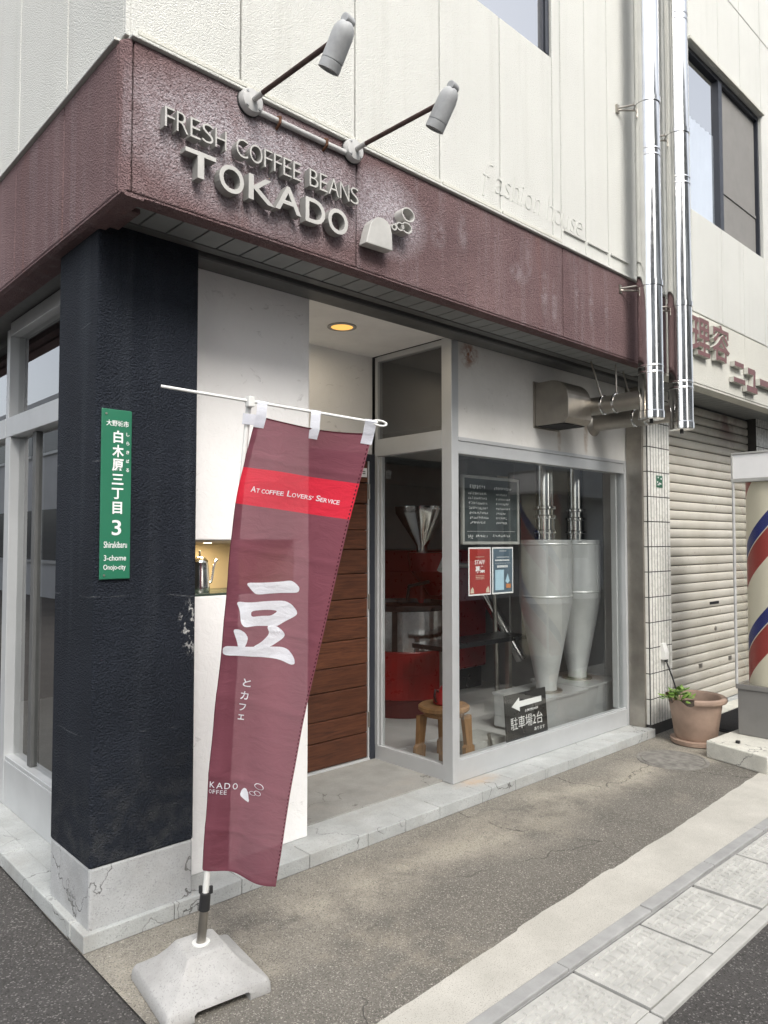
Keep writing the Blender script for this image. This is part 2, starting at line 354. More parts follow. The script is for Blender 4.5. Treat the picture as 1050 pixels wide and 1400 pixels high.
# ------------------------------------------------------------------ mesh helpers
WL = {}
def wloc(o): return WL.get(o.name, Vector((0, 0, 0))) if o else Vector((0, 0, 0))
def tag(o, label=None, cat=None, group=None, kind=None):
    if label: o['label'] = label
    if cat: o['category'] = cat
    if group: o['group'] = group
    if kind: o['kind'] = kind
    return o
def thing(name, loc, label, cat, group=None):
    o = bpy.data.objects.new(name, None); col.objects.link(o); o.location = loc; o.empty_display_size = .1
    WL[o.name] = Vector(loc); return tag(o, label, cat, group)
def link(name, me, loc, parent=None):
    o = bpy.data.objects.new(name, me); col.objects.link(o)
    loc = Vector(loc); WL[o.name] = loc
    if parent: o.parent = parent; o.location = loc-wloc(parent)
    else: o.location = loc
    return o
def frame(d):
    d = Vector(d).normalized(); a = Vector((0, 0, 1)) if abs(d.z) < .9 else Vector((1, 0, 0))
    x = d.cross(a).normalized(); y = d.cross(x).normalized(); return x, y, d
class MB:
    def __init__(s): s.v = []; s.f = []; s.mi = []
    def add(s, vs, fs, mi=0):
        k = len(s.v); s.v += [tuple(p) for p in vs]; s.f += [tuple(i+k for i in f) for f in fs]; s.mi += [mi]*len(fs); return s
    def box(s, x0, x1, y0, y1, z0, z1, mi=0):
        return s.add([(x0,y0,z0),(x1,y0,z0),(x1,y1,z0),(x0,y1,z0),(x0,y0,z1),(x1,y0,z1),(x1,y1,z1),(x0,y1,z1)],
                     [(0,3,2,1),(4,5,6,7),(0,1,5,4),(1,2,6,5),(2,3,7,6),(3,0,4,7)], mi)
    def lathe(s, prof, o=(0,0,0), d=(0,0,1), n=28, caps=True, mi=0):
        x, y, z = frame(d); o = Vector(o); vs = []; fs = []
        for r, h in prof:
            for i in range(n):
                a = 2*math.pi*i/n; vs.append(o+x*(r*math.cos(a))+y*(r*math.sin(a))+z*h)
        for j in range(len(prof)-1):
            for i in range(n):
                k = (i+1) % n; fs.append((j*n+i, j*n+k, (j+1)*n+k, (j+1)*n+i))
        if caps: fs.append(tuple(range(n-1, -1, -1))); fs.append(tuple((len(prof)-1)*n+i for i in range(n)))
        return s.add(vs, fs, mi)
    def cyl(s, a, b, r, r2=None, n=20, caps=True, mi=0):
        a = Vector(a); b = Vector(b); return s.lathe([(r, 0), (r if r2 is None else r2, (b-a).length)], a, b-a, n, caps, mi)
    def tube(s, pts, r, n=10, mi=0):
        pts = [Vector(p) for p in pts]; vs = []; fs = []
        x = None
        for i, p in enumerate(pts):
            d = (pts[min(i+1, len(pts)-1)]-pts[max(i-1, 0)]).normalized()
            if x is None: x, y, _ = frame(d)
            else: x = (x-d*x.dot(d)).normalized(); y = d.cross(x)
            for k in range(n):
                a = 2*math.pi*k/n; vs.append(p+x*(r*math.cos(a))+y*(r*math.sin(a)))
        for j in range(len(pts)-1):
            for i in range(n):
                k = (i+1) % n; fs.append((j*n+i, j*n+k, (j+1)*n+k, (j+1)*n+i))
        fs.append(tuple(range(n-1, -1, -1))); fs.append(tuple((len(pts)-1)*n+i for i in range(n)))
        return s.add(vs, fs, mi)
    def prism(s, poly, fn, mi=0):       # poly in (a,b), fn(a,b,t) -> point, t 0 back / 1 front
        n = len(poly); vs = [fn(a, b, 0) for a, b in poly]+[fn(a, b, 1) for a, b in poly]
        fs = [tuple(range(n-1, -1, -1)), tuple(range(n, 2*n))]+[(i, (i+1) % n, n+(i+1) % n, n+i) for i in range(n)]
        return s.add(vs, fs, mi)
    def mesh(s, name, mats, bevel=0, smooth=False, seg=2, center=True):
        v = [Vector(p) for p in s.v]
        if center:
            lo = Vector([min(p[i] for p in v) for i in range(3)]); hi = Vector([max(p[i] for p in v) for i in range(3)]); c = (lo+hi)/2
        else: c = Vector((0, 0, 0))
        me = bpy.data.meshes.new(name); me.from_pydata([p-c for p in v], [], s.f)
        for m in (mats if isinstance(mats, (list, tuple)) else [mats]): me.materials.append(MT[m])
        for p, k in zip(me.polygons, s.mi): p.material_index = k
        bm = bmesh.new(); bm.from_mesh(me); bmesh.ops.recalc_face_normals(bm, faces=bm.faces)
        if bevel:
            es = [e for e in bm.edges if len(e.link_faces) == 2 and e.calc_face_angle(0) > .6]
            bmesh.ops.bevel(bm, geom=es, offset=bevel, segments=seg, profile=.5, affect='EDGES', clamp_overlap=True)
        bm.to_mesh(me); bm.free()
        if smooth:
            for p in me.polygons: p.use_smooth = True
            me.set_sharp_from_angle(angle=R(38))
        return me, c
    def build(s, name, mats, parent=None, bevel=0, smooth=False, seg=2):
        me, c = s.mesh(name, mats, bevel, smooth, seg); return link(name, me, c, parent)
def box(name, m, parent, x0, x1, y0, y1, z0, z1, bevel=.002):
    return MB().box(x0, x1, y0, y1, z0, z1).build(name, m, parent, bevel)
def pane(name, m, parent, x0, x1, y0, y1, z0, z1):
    if x1-x0 < y1-y0: v = [((x0+x1)/2, y0, z0), ((x0+x1)/2, y1, z0), ((x0+x1)/2, y1, z1), ((x0+x1)/2, y0, z1)]
    else: v = [(x0, (y0+y1)/2, z0), (x1, (y0+y1)/2, z0), (x1, (y0+y1)/2, z1), (x0, (y0+y1)/2, z1)]
    return MB().add(v, [(0, 1, 2, 3)]).build(name, m, parent)
def struct(o): return tag(o, kind='structure')
_dg = None
def text2d(s, size, extrude=0., offset=0., shear=0., spacing=1., alignx='LEFT', res=5):
    cu = bpy.data.curves.new('text', 'FONT'); cu.body = s; cu.size = size; cu.extrude = extrude; cu.offset = offset; cu.shear = shear
    cu.space_character = spacing; cu.align_x = alignx; cu.resolution_u = res
    ob = bpy.data.objects.new('text', cu); col.objects.link(ob)
    dg = bpy.context.evaluated_depsgraph_get(); dg.update()
    me = bpy.data.meshes.new_from_object(ob.evaluated_get(dg))
    vs_ = [tuple(v.co) for v in me.vertices]; fs_ = [tuple(p.vertices) for p in me.polygons]
    bpy.data.objects.remove(ob); bpy.data.curves.remove(cu); bpy.data.meshes.remove(me)
    return vs_, fs_
def fit(vs_, x0, x1, y0, y1):
    ax = min(v[0] for v in vs_); bx = max(v[0] for v in vs_); ay = min(v[1] for v in vs_); by = max(v[1] for v in vs_)
    return [((v[0]-ax)/(bx-ax)*(x1-x0)+x0, (v[1]-ay)/max(1e-6, by-ay)*(y1-y0)+y0, v[2]) for v in vs_]
def wall_letter(s, x0, x1, z0, z1, yf, depth, mats, parent, name='letter', offset=0., shear=0.):
    """raised letter on a wall that faces -Y; yf = wall surface"""
    vs_, fs_ = text2d(s, 1, .5, offset, shear)
    vs_ = fit(vs_, x0, x1, z0, z1)
    b = MB(); b.add([(x, yf-(z+.5)*depth, y) for x, y, z in vs_], fs_)
    if isinstance(mats, (list, tuple)):
        for i, f in enumerate(b.f):
            ys = [b.v[k][1] for k in f]; b.mi[i] = 1 if max(ys)-min(ys) > depth*.5 else 0
    return b.build(name, mats, parent)
def flat_text(s, x0, x1, z0, z1, y, m, parent, name='lettering', offset=0., th=.0008, shear=0.):
    return wall_letter(s, x0, x1, z0, z1, y, th, m, parent, name, offset, shear)

# ================================================================== GROUND
def sheet(name, x0, x1, y0, y1, z, m):
    return struct(MB().add([(x0,y0,z),(x1,y0,z),(x1,y1,z),(x0,y1,z)], [(0,1,2,3)]).build(name, m))
sheet('road', -400, 400, -400, 400, -.012, 'road')
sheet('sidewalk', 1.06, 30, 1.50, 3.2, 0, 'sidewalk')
n = 700; vs_ = []; fs_ = []; jit = 0
for i in range(n+1):
    x = 1.06+i*(14/n); jit = jit*.85+random.uniform(-.0018, .0018)
    y = 1.708+.037*(x-1.06)+(.010 if 2.35 < x < 3.1 else 0)+jit
    vs_ += [(x, 1.52, .004), (x, min(y, 2.1), .004)]
for i in range(n): fs_.append((2*i, 2*i+2, 2*i+3, 2*i+1))
struct(MB().add(vs_, fs_).build('concrete_strip', 'strip'))
kerb = struct(MB().box(1.06, 30, 1.474, 1.532, -.1, -.005).build('kerb', 'kerb'))
me, c = MB().box(0, .594, 1.476, 1.530, -.09, .010).mesh('kerb_stone', 'kerb', .004)
for i in range(14): link('kerb_stone', me, (1.66+i*.6-.297, c.y, c.z+random.uniform(-.002, .002)), kerb)
gut = struct(MB().box(1.06, 30, 1.135, 1.474, -.15, -.03).build('gutter', 'black'))
def slab_mesh(seed):
    rr = random.Random(seed); b = MB().box(0, .456, 0, .282, -.06, .0)
    z0, y = 0, .016
    while y < .262:
        h = rr.choice([.026, .032, .045]); h = min(h, .270-y); x = .016
        if h < .012: break
        while x < .434:
            ww = min(rr.choice([.028, .04, .055, .07]), .440-x)
            if ww < .012: break
            gx = .0045
            b.add([(x+gx,y+gx,0),(x+ww-gx,y+gx,0),(x+ww-gx,y+h-gx,0),(x+gx,y+h-gx,0),
                   (x+gx+.003,y+gx+.003,.006),(x+ww-gx-.003,y+gx+.003,.006),(x+ww-gx-.003,y+h-gx-.003,.006),(x+gx+.003,y+h-gx-.003,.006)],
                  [(4,5,6,7),(0,1,5,4),(1,2,6,5),(2,3,7,6),(3,0,4,7)])
            x += ww
        y += h
    return b.mesh('slab', 'gutter_slab')
sm_ = [slab_mesh(3), slab_mesh(11), slab_mesh(29)]
for i in range(16):
    me, c = sm_[i % 3]; x = 1.337+i*.4695
    o = link('slab', me, (x+c.x+.004, 1.183+c.y, c.z+random.uniform(-.003, .001)), gut); o.rotation_euler = (random.uniform(-.006, .006), random.uniform(-.006, .006), random.uniform(-.006, .006))
me, c = MB().box(0, 1.19, 1.130, 1.178, -.09, 0).mesh('road_edge_stone', 'gutter_slab', .004)
for i in range(8): link('road_edge_stone', me, (1.66+i*1.2, c.y, c.z+.002), gut)

# ================================================================== SHOP BUILDING
shop = thing('shop_building', (1.06, 2.735, 0), 'cream corner building with maroon fascia and navy stucco corner column', 'building')
S = shop
YF = 2.415          # fascia face
# --- step round the shop front
stp = box('step', 'step', S, 1.072, 5.40, 2.747, 3.16, .0, .060, .006)
st2 = box('side_step', 'step', S, 1.072, 1.40, 3.16, 9.0, .0, .0595, .006)
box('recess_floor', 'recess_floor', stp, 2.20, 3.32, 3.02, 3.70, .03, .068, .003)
x = 1.06; i = 0
while x < 5.40:
    ww = random.choice([.26, .31, .36]); x1 = min(x+ww, 5.405)
    if 5.405-x1 < .1: x1 = 5.405
    o = box('edge_tile', 'step', stp, x+.0015, x1-.0015, 2.735, 2.862, .0, .064+random.uniform(-.0015, .0015), .004); x = x1
for k in range(9):
    box('edge_tile', 'step', st2, 1.06, 1.16, 2.868+k*.42, 2.868+k*.42+.416, .0, .064+random.uniform(-.001, .002), .005)
# --- corner column
colm = box('column', 'navy', S, 1.085, 1.508, 2.752, 3.165, .287, 2.735, .010)
box('plinth', 'plinth', colm, 1.087, 1.506, 2.754, 3.163, .04, .290, .010)
# --- fascia: stucco panels with open joints
fas = box('fascia_backing', 'maroon', S, 1.06, 5.018, 2.445, 2.480, 2.708, 3.245, 0)
def fpanel(x0, x1): return box('fascia_panel', 'maroon', fas, x0+.003, x1-.003, YF, 2.445, 2.708, 3.248, .006)
for a, b in ((1.062, 2.09), (2.09, 3.71), (3.71, 5.02)): fpanel(a, b)
lf = box('side_fascia_backing', 'maroon', S, 1.057, 1.16, 2.56, 9.0, 2.708, 3.245, 0)
for a, b in ((2.462, 2.98), (2.98, 3.59), (3.59, 4.2), (4.2, 5.4), (5.4, 7), (7, 9)):
    box('fascia_panel', 'maroon', lf, 1.027, 1.057, a+.003, b-.003, 2.708, 3.248, .006)
def pr(poly, z0, z1): return MB().prism(poly, lambda a, b, t_: (a, b, z0+(z1-z0)*t_))
pr([(1.027, 2.459), (1.027, 2.447), (1.048, 2.415), (1.060, 2.415), (1.060, 2.445), (1.057, 2.459)], 2.708, 3.248).build('fascia_corner', 'maroon', fas, .004)
# rolled lower lip and thin cap
MB().prism([(2.42, 2.7075), (2.42, 2.700), (2.44, 2.692), (2.48, 2.692), (2.48, 2.7075)], lambda a, b, t_: (1.1105+(5.018-1.1105)*t_, a, b)).build('fascia_lip', 'maroon', fas)
MB().prism([(1.03, 2.7075), (1.03, 2.700), (1.05, 2.692), (1.11, 2.692), (1.11, 2.7075)], lambda a, b, t_: (a, 2.421+6.5*t_, b)).build('fascia_lip', 'maroon', lf)
box('fascia_cap', 'cream', fas, 1.05, 5.018, 2.398, 2.45, 3.2485, 3.260, .003)
box('fascia_cap', 'cream', lf, 1.012, 1.06, 2.46, 9.0, 3.2485, 3.260, .003)
# --- soffit boards
sof = box('soffit', 'black', S, 1.11, 5.40, 2.481, 2.935, 2.748, 2.76, 0)
me, c = MB().box(0, .1055, 2.481, 2.690, 2.724, 2.746).mesh('soffit_board', 'soffit', .0015)
for i in range(35): link('soffit_board', me, (1.102+i*.1125+.0565, c.y, c.z), sof)
box('soffit_trim', 'rail_grey', sof, 1.11, 5.40, 2.692, 2.745, 2.720, 2.747, .002)
box('soffit_slot', 'black', sof, 1.51, 5.40, 2.745, 2.792, 2.735, 2.7475, 0)
box('soffit_edge', 'rail_grey', sof, 1.1105, 1.118, 2.4815, 2.75, 2.700, 2.7235, 0)
hdr = box('header_rail', 'rail_grey', S, 1.51, 5.40, 2.792, 2.914, 2.712, 2.747, .003)
box('header_lip', 'rail_grey', hdr, 1.51, 5.40, 2.786, 2.791, 2.716, 2.744, 0)
# left soffit (dark gap above side windows)
box('side_soffit', 'rail_grey', S, 1.11, 1.40, 3.17, 9, 2.742, 2.76, 0)
# --- white plastered pier with serving niche
pier = thing('', (0,0,0), '', '') if False else None
wl = box('white_wall', 'plaster', S, 1.508, 2.213, 2.915, 3.245, .060, 1.258, .006)
box('wall_upper', 'plaster', wl, 1.508, 2.213, 2.915, 3.245, 1.505, 2.747, .006)
box('wall_jamb', 'plaster', wl, 2.123, 2.2125, 2.9155, 3.245, 1.259, 1.504, 0)
box('niche_back', 'beige', wl, 1.30, 2.123, 3.235, 3.26, 1.25, 1.51, 0)
box('niche_side', 'beige', wl, 1.30, 1.508, 3.168, 3.235, 1.25, 1.51, 0)
box('niche_ceiling', 'beige', wl, 1.509, 2.122, 2.93, 3.234, 1.494, 1.5045, 0)
box('niche_shelf', 'shelf_glass', wl, 1.509, 2.122, 2.917, 3.234, 1.2585, 1.268, .001)
# --- recess: back wall, ceiling, door
rec = box('recess_wall', 'plaster', S, 2.15, 3.31, 3.66, 3.75, 2.075, 2.75, 0)
box('recess_side', 'plaster', rec, 2.15, 2.2125, 3.245, 3.66, .06, 2.75, 0)
box('recess_ceiling', 'ceiling', rec, 2.213, 3.30, 2.915, 3.66, 2.742, 2.755, 0)
door = box('door', 'black', S, 2.33, 3.305, 3.668, 3.70, .068, 2.075, 0)
box('door_frame', 'alu_dark', door, 3.262, 3.306, 3.625, 3.668, .068, 2.08, .003)
box('door_frame', 'alu_dark', door, 2.33, 3.262, 3.625, 3.668, 2.035, 2.08, .003)
box('door_edge', 'alu', door, 3.249, 3.2605, 3.632, 3.666, .075, 2.034, .001)
box('door_sill', 'alu', door, 2.33, 3.262, 3.627, 3.666, .068, .080, .001)
z = .082; hs_ = [.19, .15, .20, .17, .19, .16, .14, .19, .18, .15, .20, .16, .17]
tot = 2.034-.082; kf = tot/sum(hs_)
for h in hs_:
    h *= kf; o = box('plank', 'door_wood', door, 2.34, 3.2485, 3.636+random.uniform(0, .007), 3.666, z+.0022, z+h-.0022, .005); z += h
for zz in (.28, 1.05, 1.78):
    hg = MB().cyl((3.255, 3.628, zz), (3.255, 3.628, zz+.1), .006); hg.build('hinge', 'steel', door, 0, True)
box('door_notice', 'white_print', door, 3.19, 3.24, 3.6335, 3.6352, 1.925, 1.985, 0)
for zz in (1.945, 1.958): box('notice_print', 'black', door, 3.20, 3.225, 3.6328, 3.6334, zz, zz+.006, 0)
# --- shop window (front) and side light
win = thing('', (0,0,0), '', '') if False else None
post = box('corner_post', 'alu', S, 3.300, 3.362, 2.935, 3.018, .062, 2.742, .003)
fr = box('window_sill_rail', 'alu', S, 3.362, 5.345, 2.938, 3.01, .062, .190, .003)
box('window_bead', 'alu', fr, 3.364, 5.343, 2.944, 2.958, .1905, .200, .001)
box('window_head_rail', 'alu', fr, 3.362, 5.345, 2.938, 3.01, 2.034, 2.112, .003)
box('window_head_bead', 'alu', fr, 3.362, 5.345, 2.932, 3.005, 2.1125, 2.136, .002)
box('window_jamb', 'alu', fr, 5.3455, 5.398, 2.934, 3.02, .062, 2.136, .002)
box('window_jamb', 'alu', fr, 5.295, 5.315, 2.985, 3.03, .195, 2.03, .002)
pane('glass_pane', 'glass', fr, 3.3625, 5.345, 2.962, 2.968, .192, 2.0335)
pan = box('white_panel', 'panel', S, 3.363, 5.398, 2.940, 3.02, 2.1365, 2.742, .002)
box('jamb_channel', 'steel', S, 5.372, 5.397, 2.80, 2.932, .062, 2.735, .002)
sl_ = box('side_sill_rail', 'alu', S, 3.304, 3.350, 3.0185, 3.625, .062, .160, .003)
box('side_transom', 'alu', sl_, 3.300, 3.352, 3.0185, 3.625, 2.065, 2.180, .003)
box('side_jamb', 'alu', sl_, 3.302, 3.350, 3.597, 3.626, .161, 2.064, .002)
box('side_jamb', 'alu', sl_, 3.312, 3.345, 3.571, 3.5965, .161, 2.064, .002)
box('side_jamb', 'alu', sl_, 3.304, 3.350, 3.601, 3.626, 2.1805, 2.735, .002)
box('side_head', 'alu', sl_, 3.304, 3.350, 3.0185, 3.601, 2.705, 2.738, .002)
pane('glass_pane', 'glass', sl_, 3.322, 3.328, 3.019, 3.571, .162, 2.0645)
pane('transom_pane', 'glass_dark', sl_, 3.322, 3.328, 3.019, 3.601, 2.181, 2.7045)
# --- left side glazing
XL = 1.262
lw = box('side_window_sill', 'alu', S, XL, XL+.08, 3.165, 4.415, .060, .300, .003)
box('sill_ledge', 'alu', lw, XL+.004, XL+.07, 3.166, 4.414, .3005, .322, .003)
box('side_window_transom', 'alu', lw, XL-.004, XL+.07, 3.166, 4.45, 2.085, 2.195, .003)
box('side_window_mullion', 'alu', lw, XL-.002, XL+.08, 4.4155, 4.50, .062, 2.0845, .003)
box('side_window_mullion', 'alu', lw, XL-.002, XL+.08, 4.4505, 4.50, 2.0855, 2.70, .003)
box('side_window_mullion', 'rail_grey', lw, XL+.03, XL+.075, 4.08, 4.13, .323, 2.084, .003)
box('side_window_head', 'alu', lw, XL, XL+.08, 3.166, 4.45, 2.66, 2.735, .003)
pane('glass_pane', 'glass_left', lw, XL+.045, XL+.051, 3.167, 4.414, .3225, 2.0845)
pane('glass_pane', 'glass_left', lw, XL+.045, XL+.051, 3.167, 4.449, 2.1955, 2.6595)
lw2 = box('side_window_sill', 'alu', S, XL, XL+.08, 4.501, 6.2, .060, .300, .003)
box('side_window_mullion', 'alu', lw2, XL, XL+.08, 6.201, 6.30, .062, 2.70, .003)
box('side_window_transom', 'alu', lw2, XL-.004, XL+.07, 4.501, 6.2, 2.085, 2.195, .003)
pane('glass_pane', 'glass_left', lw2, XL+.045, XL+.051, 4.502, 6.199, .301, 2.084)
pane('glass_pane', 'glass_left', lw2, XL+.045, XL+.051, 4.502, 6.199, 2.196, 2.69)
box('side_wall', 'cream', S, 1.18, 1.34, 6.301, 9, .06, 2.741, 0)
# --- interior shell
box('interior_floor', 'int_floor', S, 1.36, 5.80, 3.72, 6.9, .02, .100, 0)
box('interior_floor_front', 'int_floor', S, 3.352, 5.80, 3.022, 3.719, .02, .100, 0)
box('interior_back_wall', 'dark_panel', S, 1.34, 5.82, 6.9, 7.0, .02, 2.75, 0)
box('interior_side_wall', 'int_wall', S, 5.80, 5.90, 3.03, 6.9, .02, 2.75, 0)
box('inner_partition', 'dark_panel', S, 2.15, 3.30, 3.76, 3.82, .1, 2.75, 0)
# --- upper storey: stucco panels
up = box('upper_core', 'core', S, 1.07, 5.018, 2.47, 9, 3.262, 8.0, 0)
up2 = box('floor_slab', 'core', S, 1.162, 5.40, 2.561, 9, 2.762, 3.261, 0)
def uwall(par, x0, x1, z0, z1, m='cream', y=2.424): return box('wall_panel', m, par, x0+.0035, x1-.0035, y, 2.47, z0, z1, .006)
WA = (2.09, 3.627, 4.37, 5.75)
ex = [1.050, 1.50, 2.09, 2.646, 3.129, 3.627, 3.715, 3.985, 4.255, 4.80, 5.02]
for a, b in zip(ex, ex[1:]):
    if a >= WA[0]-.01 and b <= WA[1]+.01:
        uwall(up, a, b, 3.262, WA[2]); uwall(up, a, b, WA[3], 8)
    else: uwall(up, a, b, 3.262, 6.08); uwall(up, a, b, 6.087, 8)
for a, b in zip([2.435, 2.98, 3.59, 4.2, 4.8, 5.4, 6.6, 7.8], [2.98, 3.59, 4.2, 4.8, 5.4, 6.6, 7.8, 9]):
    box('wall_panel', 'cream', up, 1.036, 1.07, a+.0035, b-.0035, 3.262, 6.08, .006); box('wall_panel', 'cream', up, 1.036, 1.07, a+.0035, b-.0035, 6.087, 8, .006)
pr([(1.036, 2.4384), (1.036, 2.424), (1.0534, 2.424), (1.0534, 2.4384)], 3.262, 8).build('wall_corner', 'cream', up)
ua = box('upper_window_frame', 'alu_dark', S, 3.558, 3.626, 2.440, 2.468, 4.371, 5.75, .002)
box('upper_window_rail', 'alu_dark', ua, 2.095, 3.557, 2.440, 2.468, 4.371, 4.382, .001)
box('upper_window_stile', 'alu_dark', ua, 3.576, 3.600, 2.430, 2.4395, 4.383, 5.75, .002)
pane('glass_pane', 'glass_up', ua, 2.1, 3.558, 2.455, 2.459, 4.382, 5.75)
# little raised dashes and the old relief lettering left in the stucco
for a, b in ((3.735, 3.965), (4.0, 4.235), (4.275, 4.5)): box('relief_dash', 'cream', up, a, b, 2.412, 2.426, 3.352, 3.366, .002)
for a, b in ((1.08, 2.08), (2.10, 2.64), (2.66, 3.12), (3.14, 3.70)): box('relief_dash', 'cream2', up, a, b, 2.412, 2.426, 3.272, 3.292, .003)
# ================================================================== BARBER BUILDING
bar = thing('barber_building', (5.8, 2.77, 0), 'cream building with rolled down shutter under a barber fascia', 'building')
bf = box('fascia_backing', 'cream2', bar, 5.024, 14, 2.445, 2.56, 2.70, 3.245, 0)
for a, b in ((5.024, 6.45), (6.45, 8.0), (8.0, 9.5)): box('fascia_panel', 'cream2', bf, a+.002, b-.002, YF, 2.445, 2.700, 3.238, .005)
box('fascia_lip', 'cream2', bf, 5.024, 14, 2.42, 2.50, 2.682, 2.6995, .003)
uc = box('upper_core', 'core', bar, 5.024, 14, 2.51, 9, 3.262, 8.0, 0)
WR = (5.478, 6.955, 4.045, 5.362)
ex = [5.024, 5.31, 5.478, 6.03, 6.48, 6.955, 7.5, 8.1, 8.7, 9.3, 10]
for a, b in zip(ex, ex[1:]):
    if a >= WR[0]-.01 and b <= WR[1]+.01:
        uwall(uc, a, b, 3.254, WR[2]); uwall(uc, a, b, WR[3], 6.08); uwall(uc, a, b, 6.087, 8)
    else: uwall(uc, a, b, 3.254, 6.08); uwall(uc, a, b, 6.087, 8)
wr = box('upper_window_frame', 'alu_dark', bar, 5.479, 6.954, 2.452, 2.50, 5.320, 5.361, .002)
box('upper_window_stile', 'alu_dark', wr, 6.075, 6.145, 2.446, 2.50, 4.047, 5.3195, .002)
box('upper_window_stile', 'alu_dark', wr, 6.93, 6.954, 2.452, 2.50, 4.047, 5.3195, .002)
box('upper_window_rail', 'alu_dark', wr, 5.479, 6.9295, 2.470, 2.50, 4.046, 4.070, .001)
pane('glass_pane', 'glass_up', wr, 5.48, 6.0745, 2.476, 2.480, 4.071, 5.319)
b_ = MB()
vs_ = []; fs_ = []
for i in range(41):
    xx = 5.50+i*.0145; vs_ += [(xx, 2.497+.006*math.sin(i*1.1), 4.08), (xx, 2.497+.006*math.sin(i*1.1), 4.86)]
for i in range(40): fs_.append((2*i, 2*i+2, 2*i+3, 2*i+1))
b_.add(vs_, fs_).build('curtain', 'curtain', wr, 0, True)
MB().box(6.1455, 6.9295, 2.484, 2.487, 4.071, 5.319).build('insect_screen', 'screen', wr)
box('screen_rail', 'screen', wr, 6.146, 6.929, 2.476, 2.4835, 4.42, 4.445, .002)
box('screen_stile', 'rail_grey', wr, 6.146, 6.170, 2.470, 2.4835, 4.446, 5.319, .002)
box('window_reveal', 'cream2', wr, 5.46, 6.975, 2.400, 2.4235, 5.363, 5.390, .003)
# soffit, shutter
bs = box('soffit', 'black', bar, 5.41, 14, 2.56, 3.0, 2.745, 2.76, 0)
me, c = MB().box(0, .1085, 2.5305, 2.93, 2.715, 2.735).mesh('soffit_board', 'soffit', .0015)
for i in range(30): link('soffit_board', me, (5.40+i*.1125+.0565, c.y, c.z), bs)
shu = box('shutter', 'rail_grey', bar, 5.755, 7.62, 2.862, 2.88, .03, 2.74, 0)
prof = [(0, .003), (-.010, .006), (-.015, .016), (-.0155, .062), (-.009, .072), (0, .0755), (.004, .0755), (.004, .003)]
me, c = MB().prism(prof, lambda a, b, t_: (5.765+1.85*t_, 2.858+a, b)).mesh('slat', 'shutter', 0, True)
for i in range(34):
    o = link('slat', me, (c.x, c.y+random.uniform(-.0015, .0015), .048+i*.078+.0375), shu); o.rotation_euler = (random.uniform(-.02, .02), random.uniform(-.0006, .0006), 0)
box('bottom_bar', 'alu', shu, 5.765, 7.615, 2.835, 2.86, .012, .046, .003)
box('mail_slot', 'black', shu, 6.66, 6.86, 2.840, 2.847, .93, .955, .001)
box('mail_slot_rim', 'steel', shu, 6.645, 6.875, 2.842, 2.8455, .922, .963, .001)
MB().cyl((6.77, 2.846, .71), (6.77, 2.832, .71), .018).build('lock', 'steel', shu, .002)
for xx in (6.42, 7.05): box('latch_plate', 'steel', shu, xx, xx+.07, 2.84, 2.847, .39, .43, .001)
box('entrance_step', 'plinth_white', bar, 5.77, 7.62, 2.70, 2.90, 0, .012, .002)
box('wall_core', 'core', bar, 5.92, 14, 2.885, 9, 0, 2.74, 0)

# ================================================================== TILED PILLARS
def tiled(x0, x1, y0, rows, z0, label, leftw):
    p = thing('tiled_pillar', (x0, y0, 0), label, 'pillar')
    g = box('grout_core', 'grout', p, x0-.0012, x1-.002, y0-.0012, 2.93, 0, 2.72, 0)
    nc = 8; cw = (x1-x0)/nc
    me, c = MB().box(0, cw-.009, 0, .010, 0, .189).mesh('tile', 'tile', .0022)
    for r in range(rows[0], rows[1]):
        zb = z0+r*.1965
        for k in range(nc):
            if zb > 2.70: continue
            link('tile', me, (x0+cw*(k+.5)+(.0015 if k else -.001), y0+.001+random.uniform(-.0006, .0006), zb+.0965), p)
    if leftw:
        me, c = MB().box(0, .010, 0, .044, 0, .189).mesh('tile', 'tile', .0022)
        me2, c2 = MB().box(0, .010, 0, .072, 0, .189).mesh('tile', 'tile', .0022)
        for r in range(rows[0], rows[1]):
            zb = z0+r*.1965
            if zb > 2.70: continue
            link('tile', me2, (x0+.001, y0+.008+.036, zb+.0965), p); link('tile', me, (x0+.001, y0+.086+.022, zb+.0965), p)
    return p
tiled(5.402, 5.768, 2.77, (0, 14), .083-.1965+.1965, 'white tiled pillar between the coffee shop window and the shutter', True)
tiled(7.63, 8.0, 2.77, (0, 14), .083, 'white tiled pillar at the far edge of the shutter', False)

# ================================================================== SIGNS
fs1 = thing('fascia_lettering', (1.6, YF, 2.96), 'small raised metal letters reading FRESH COFFEE BEANS on maroon fascia', 'sign')
s_ = 'FRESH COFFEE BEANS'
wd = {'F': .043, 'R': .052, 'E': .046, 'S': .052, 'H': .054, 'C': .060, 'O': .066, 'B': .052, 'A': .062, 'N': .058, ' ': .030}
tw = sum(wd[c_]+.0095 for c_ in s_)-.0095; k = (2.064-1.160)/tw; x = 1.160
for c_ in s_:
    if c_ != ' ': wall_letter(c_, x, x+wd[c_]*k, 2.962, 3.034, YF-.008, .036, ['letter', 'letter_side'], fs1, offset=-.014)
    x += (wd[c_]+.0095)*k
fs2 = thing('fascia_lettering', (1.6, YF, 2.80), 'large raised metal letters reading TOKADO on maroon fascia', 'sign')
for c_, a, b, z0, z1 in (('T', 1.238, 1.362, 2.818, 2.916), ('O', 1.376, 1.482, 2.806, 2.912), ('K', 1.503, 1.622, 2.812, 2.911), ('A', 1.626, 1.752, 2.814, 2.918), ('D', 1.774, 1.876, 2.807, 2.910), ('O', 1.892, 2.000, 2.800, 2.908)):
    wall_letter(c_, a, b, z0, z1, YF-.008, .040, ['letter', 'letter_side'], fs2, offset=.010 if c_ != 'T' else .014)
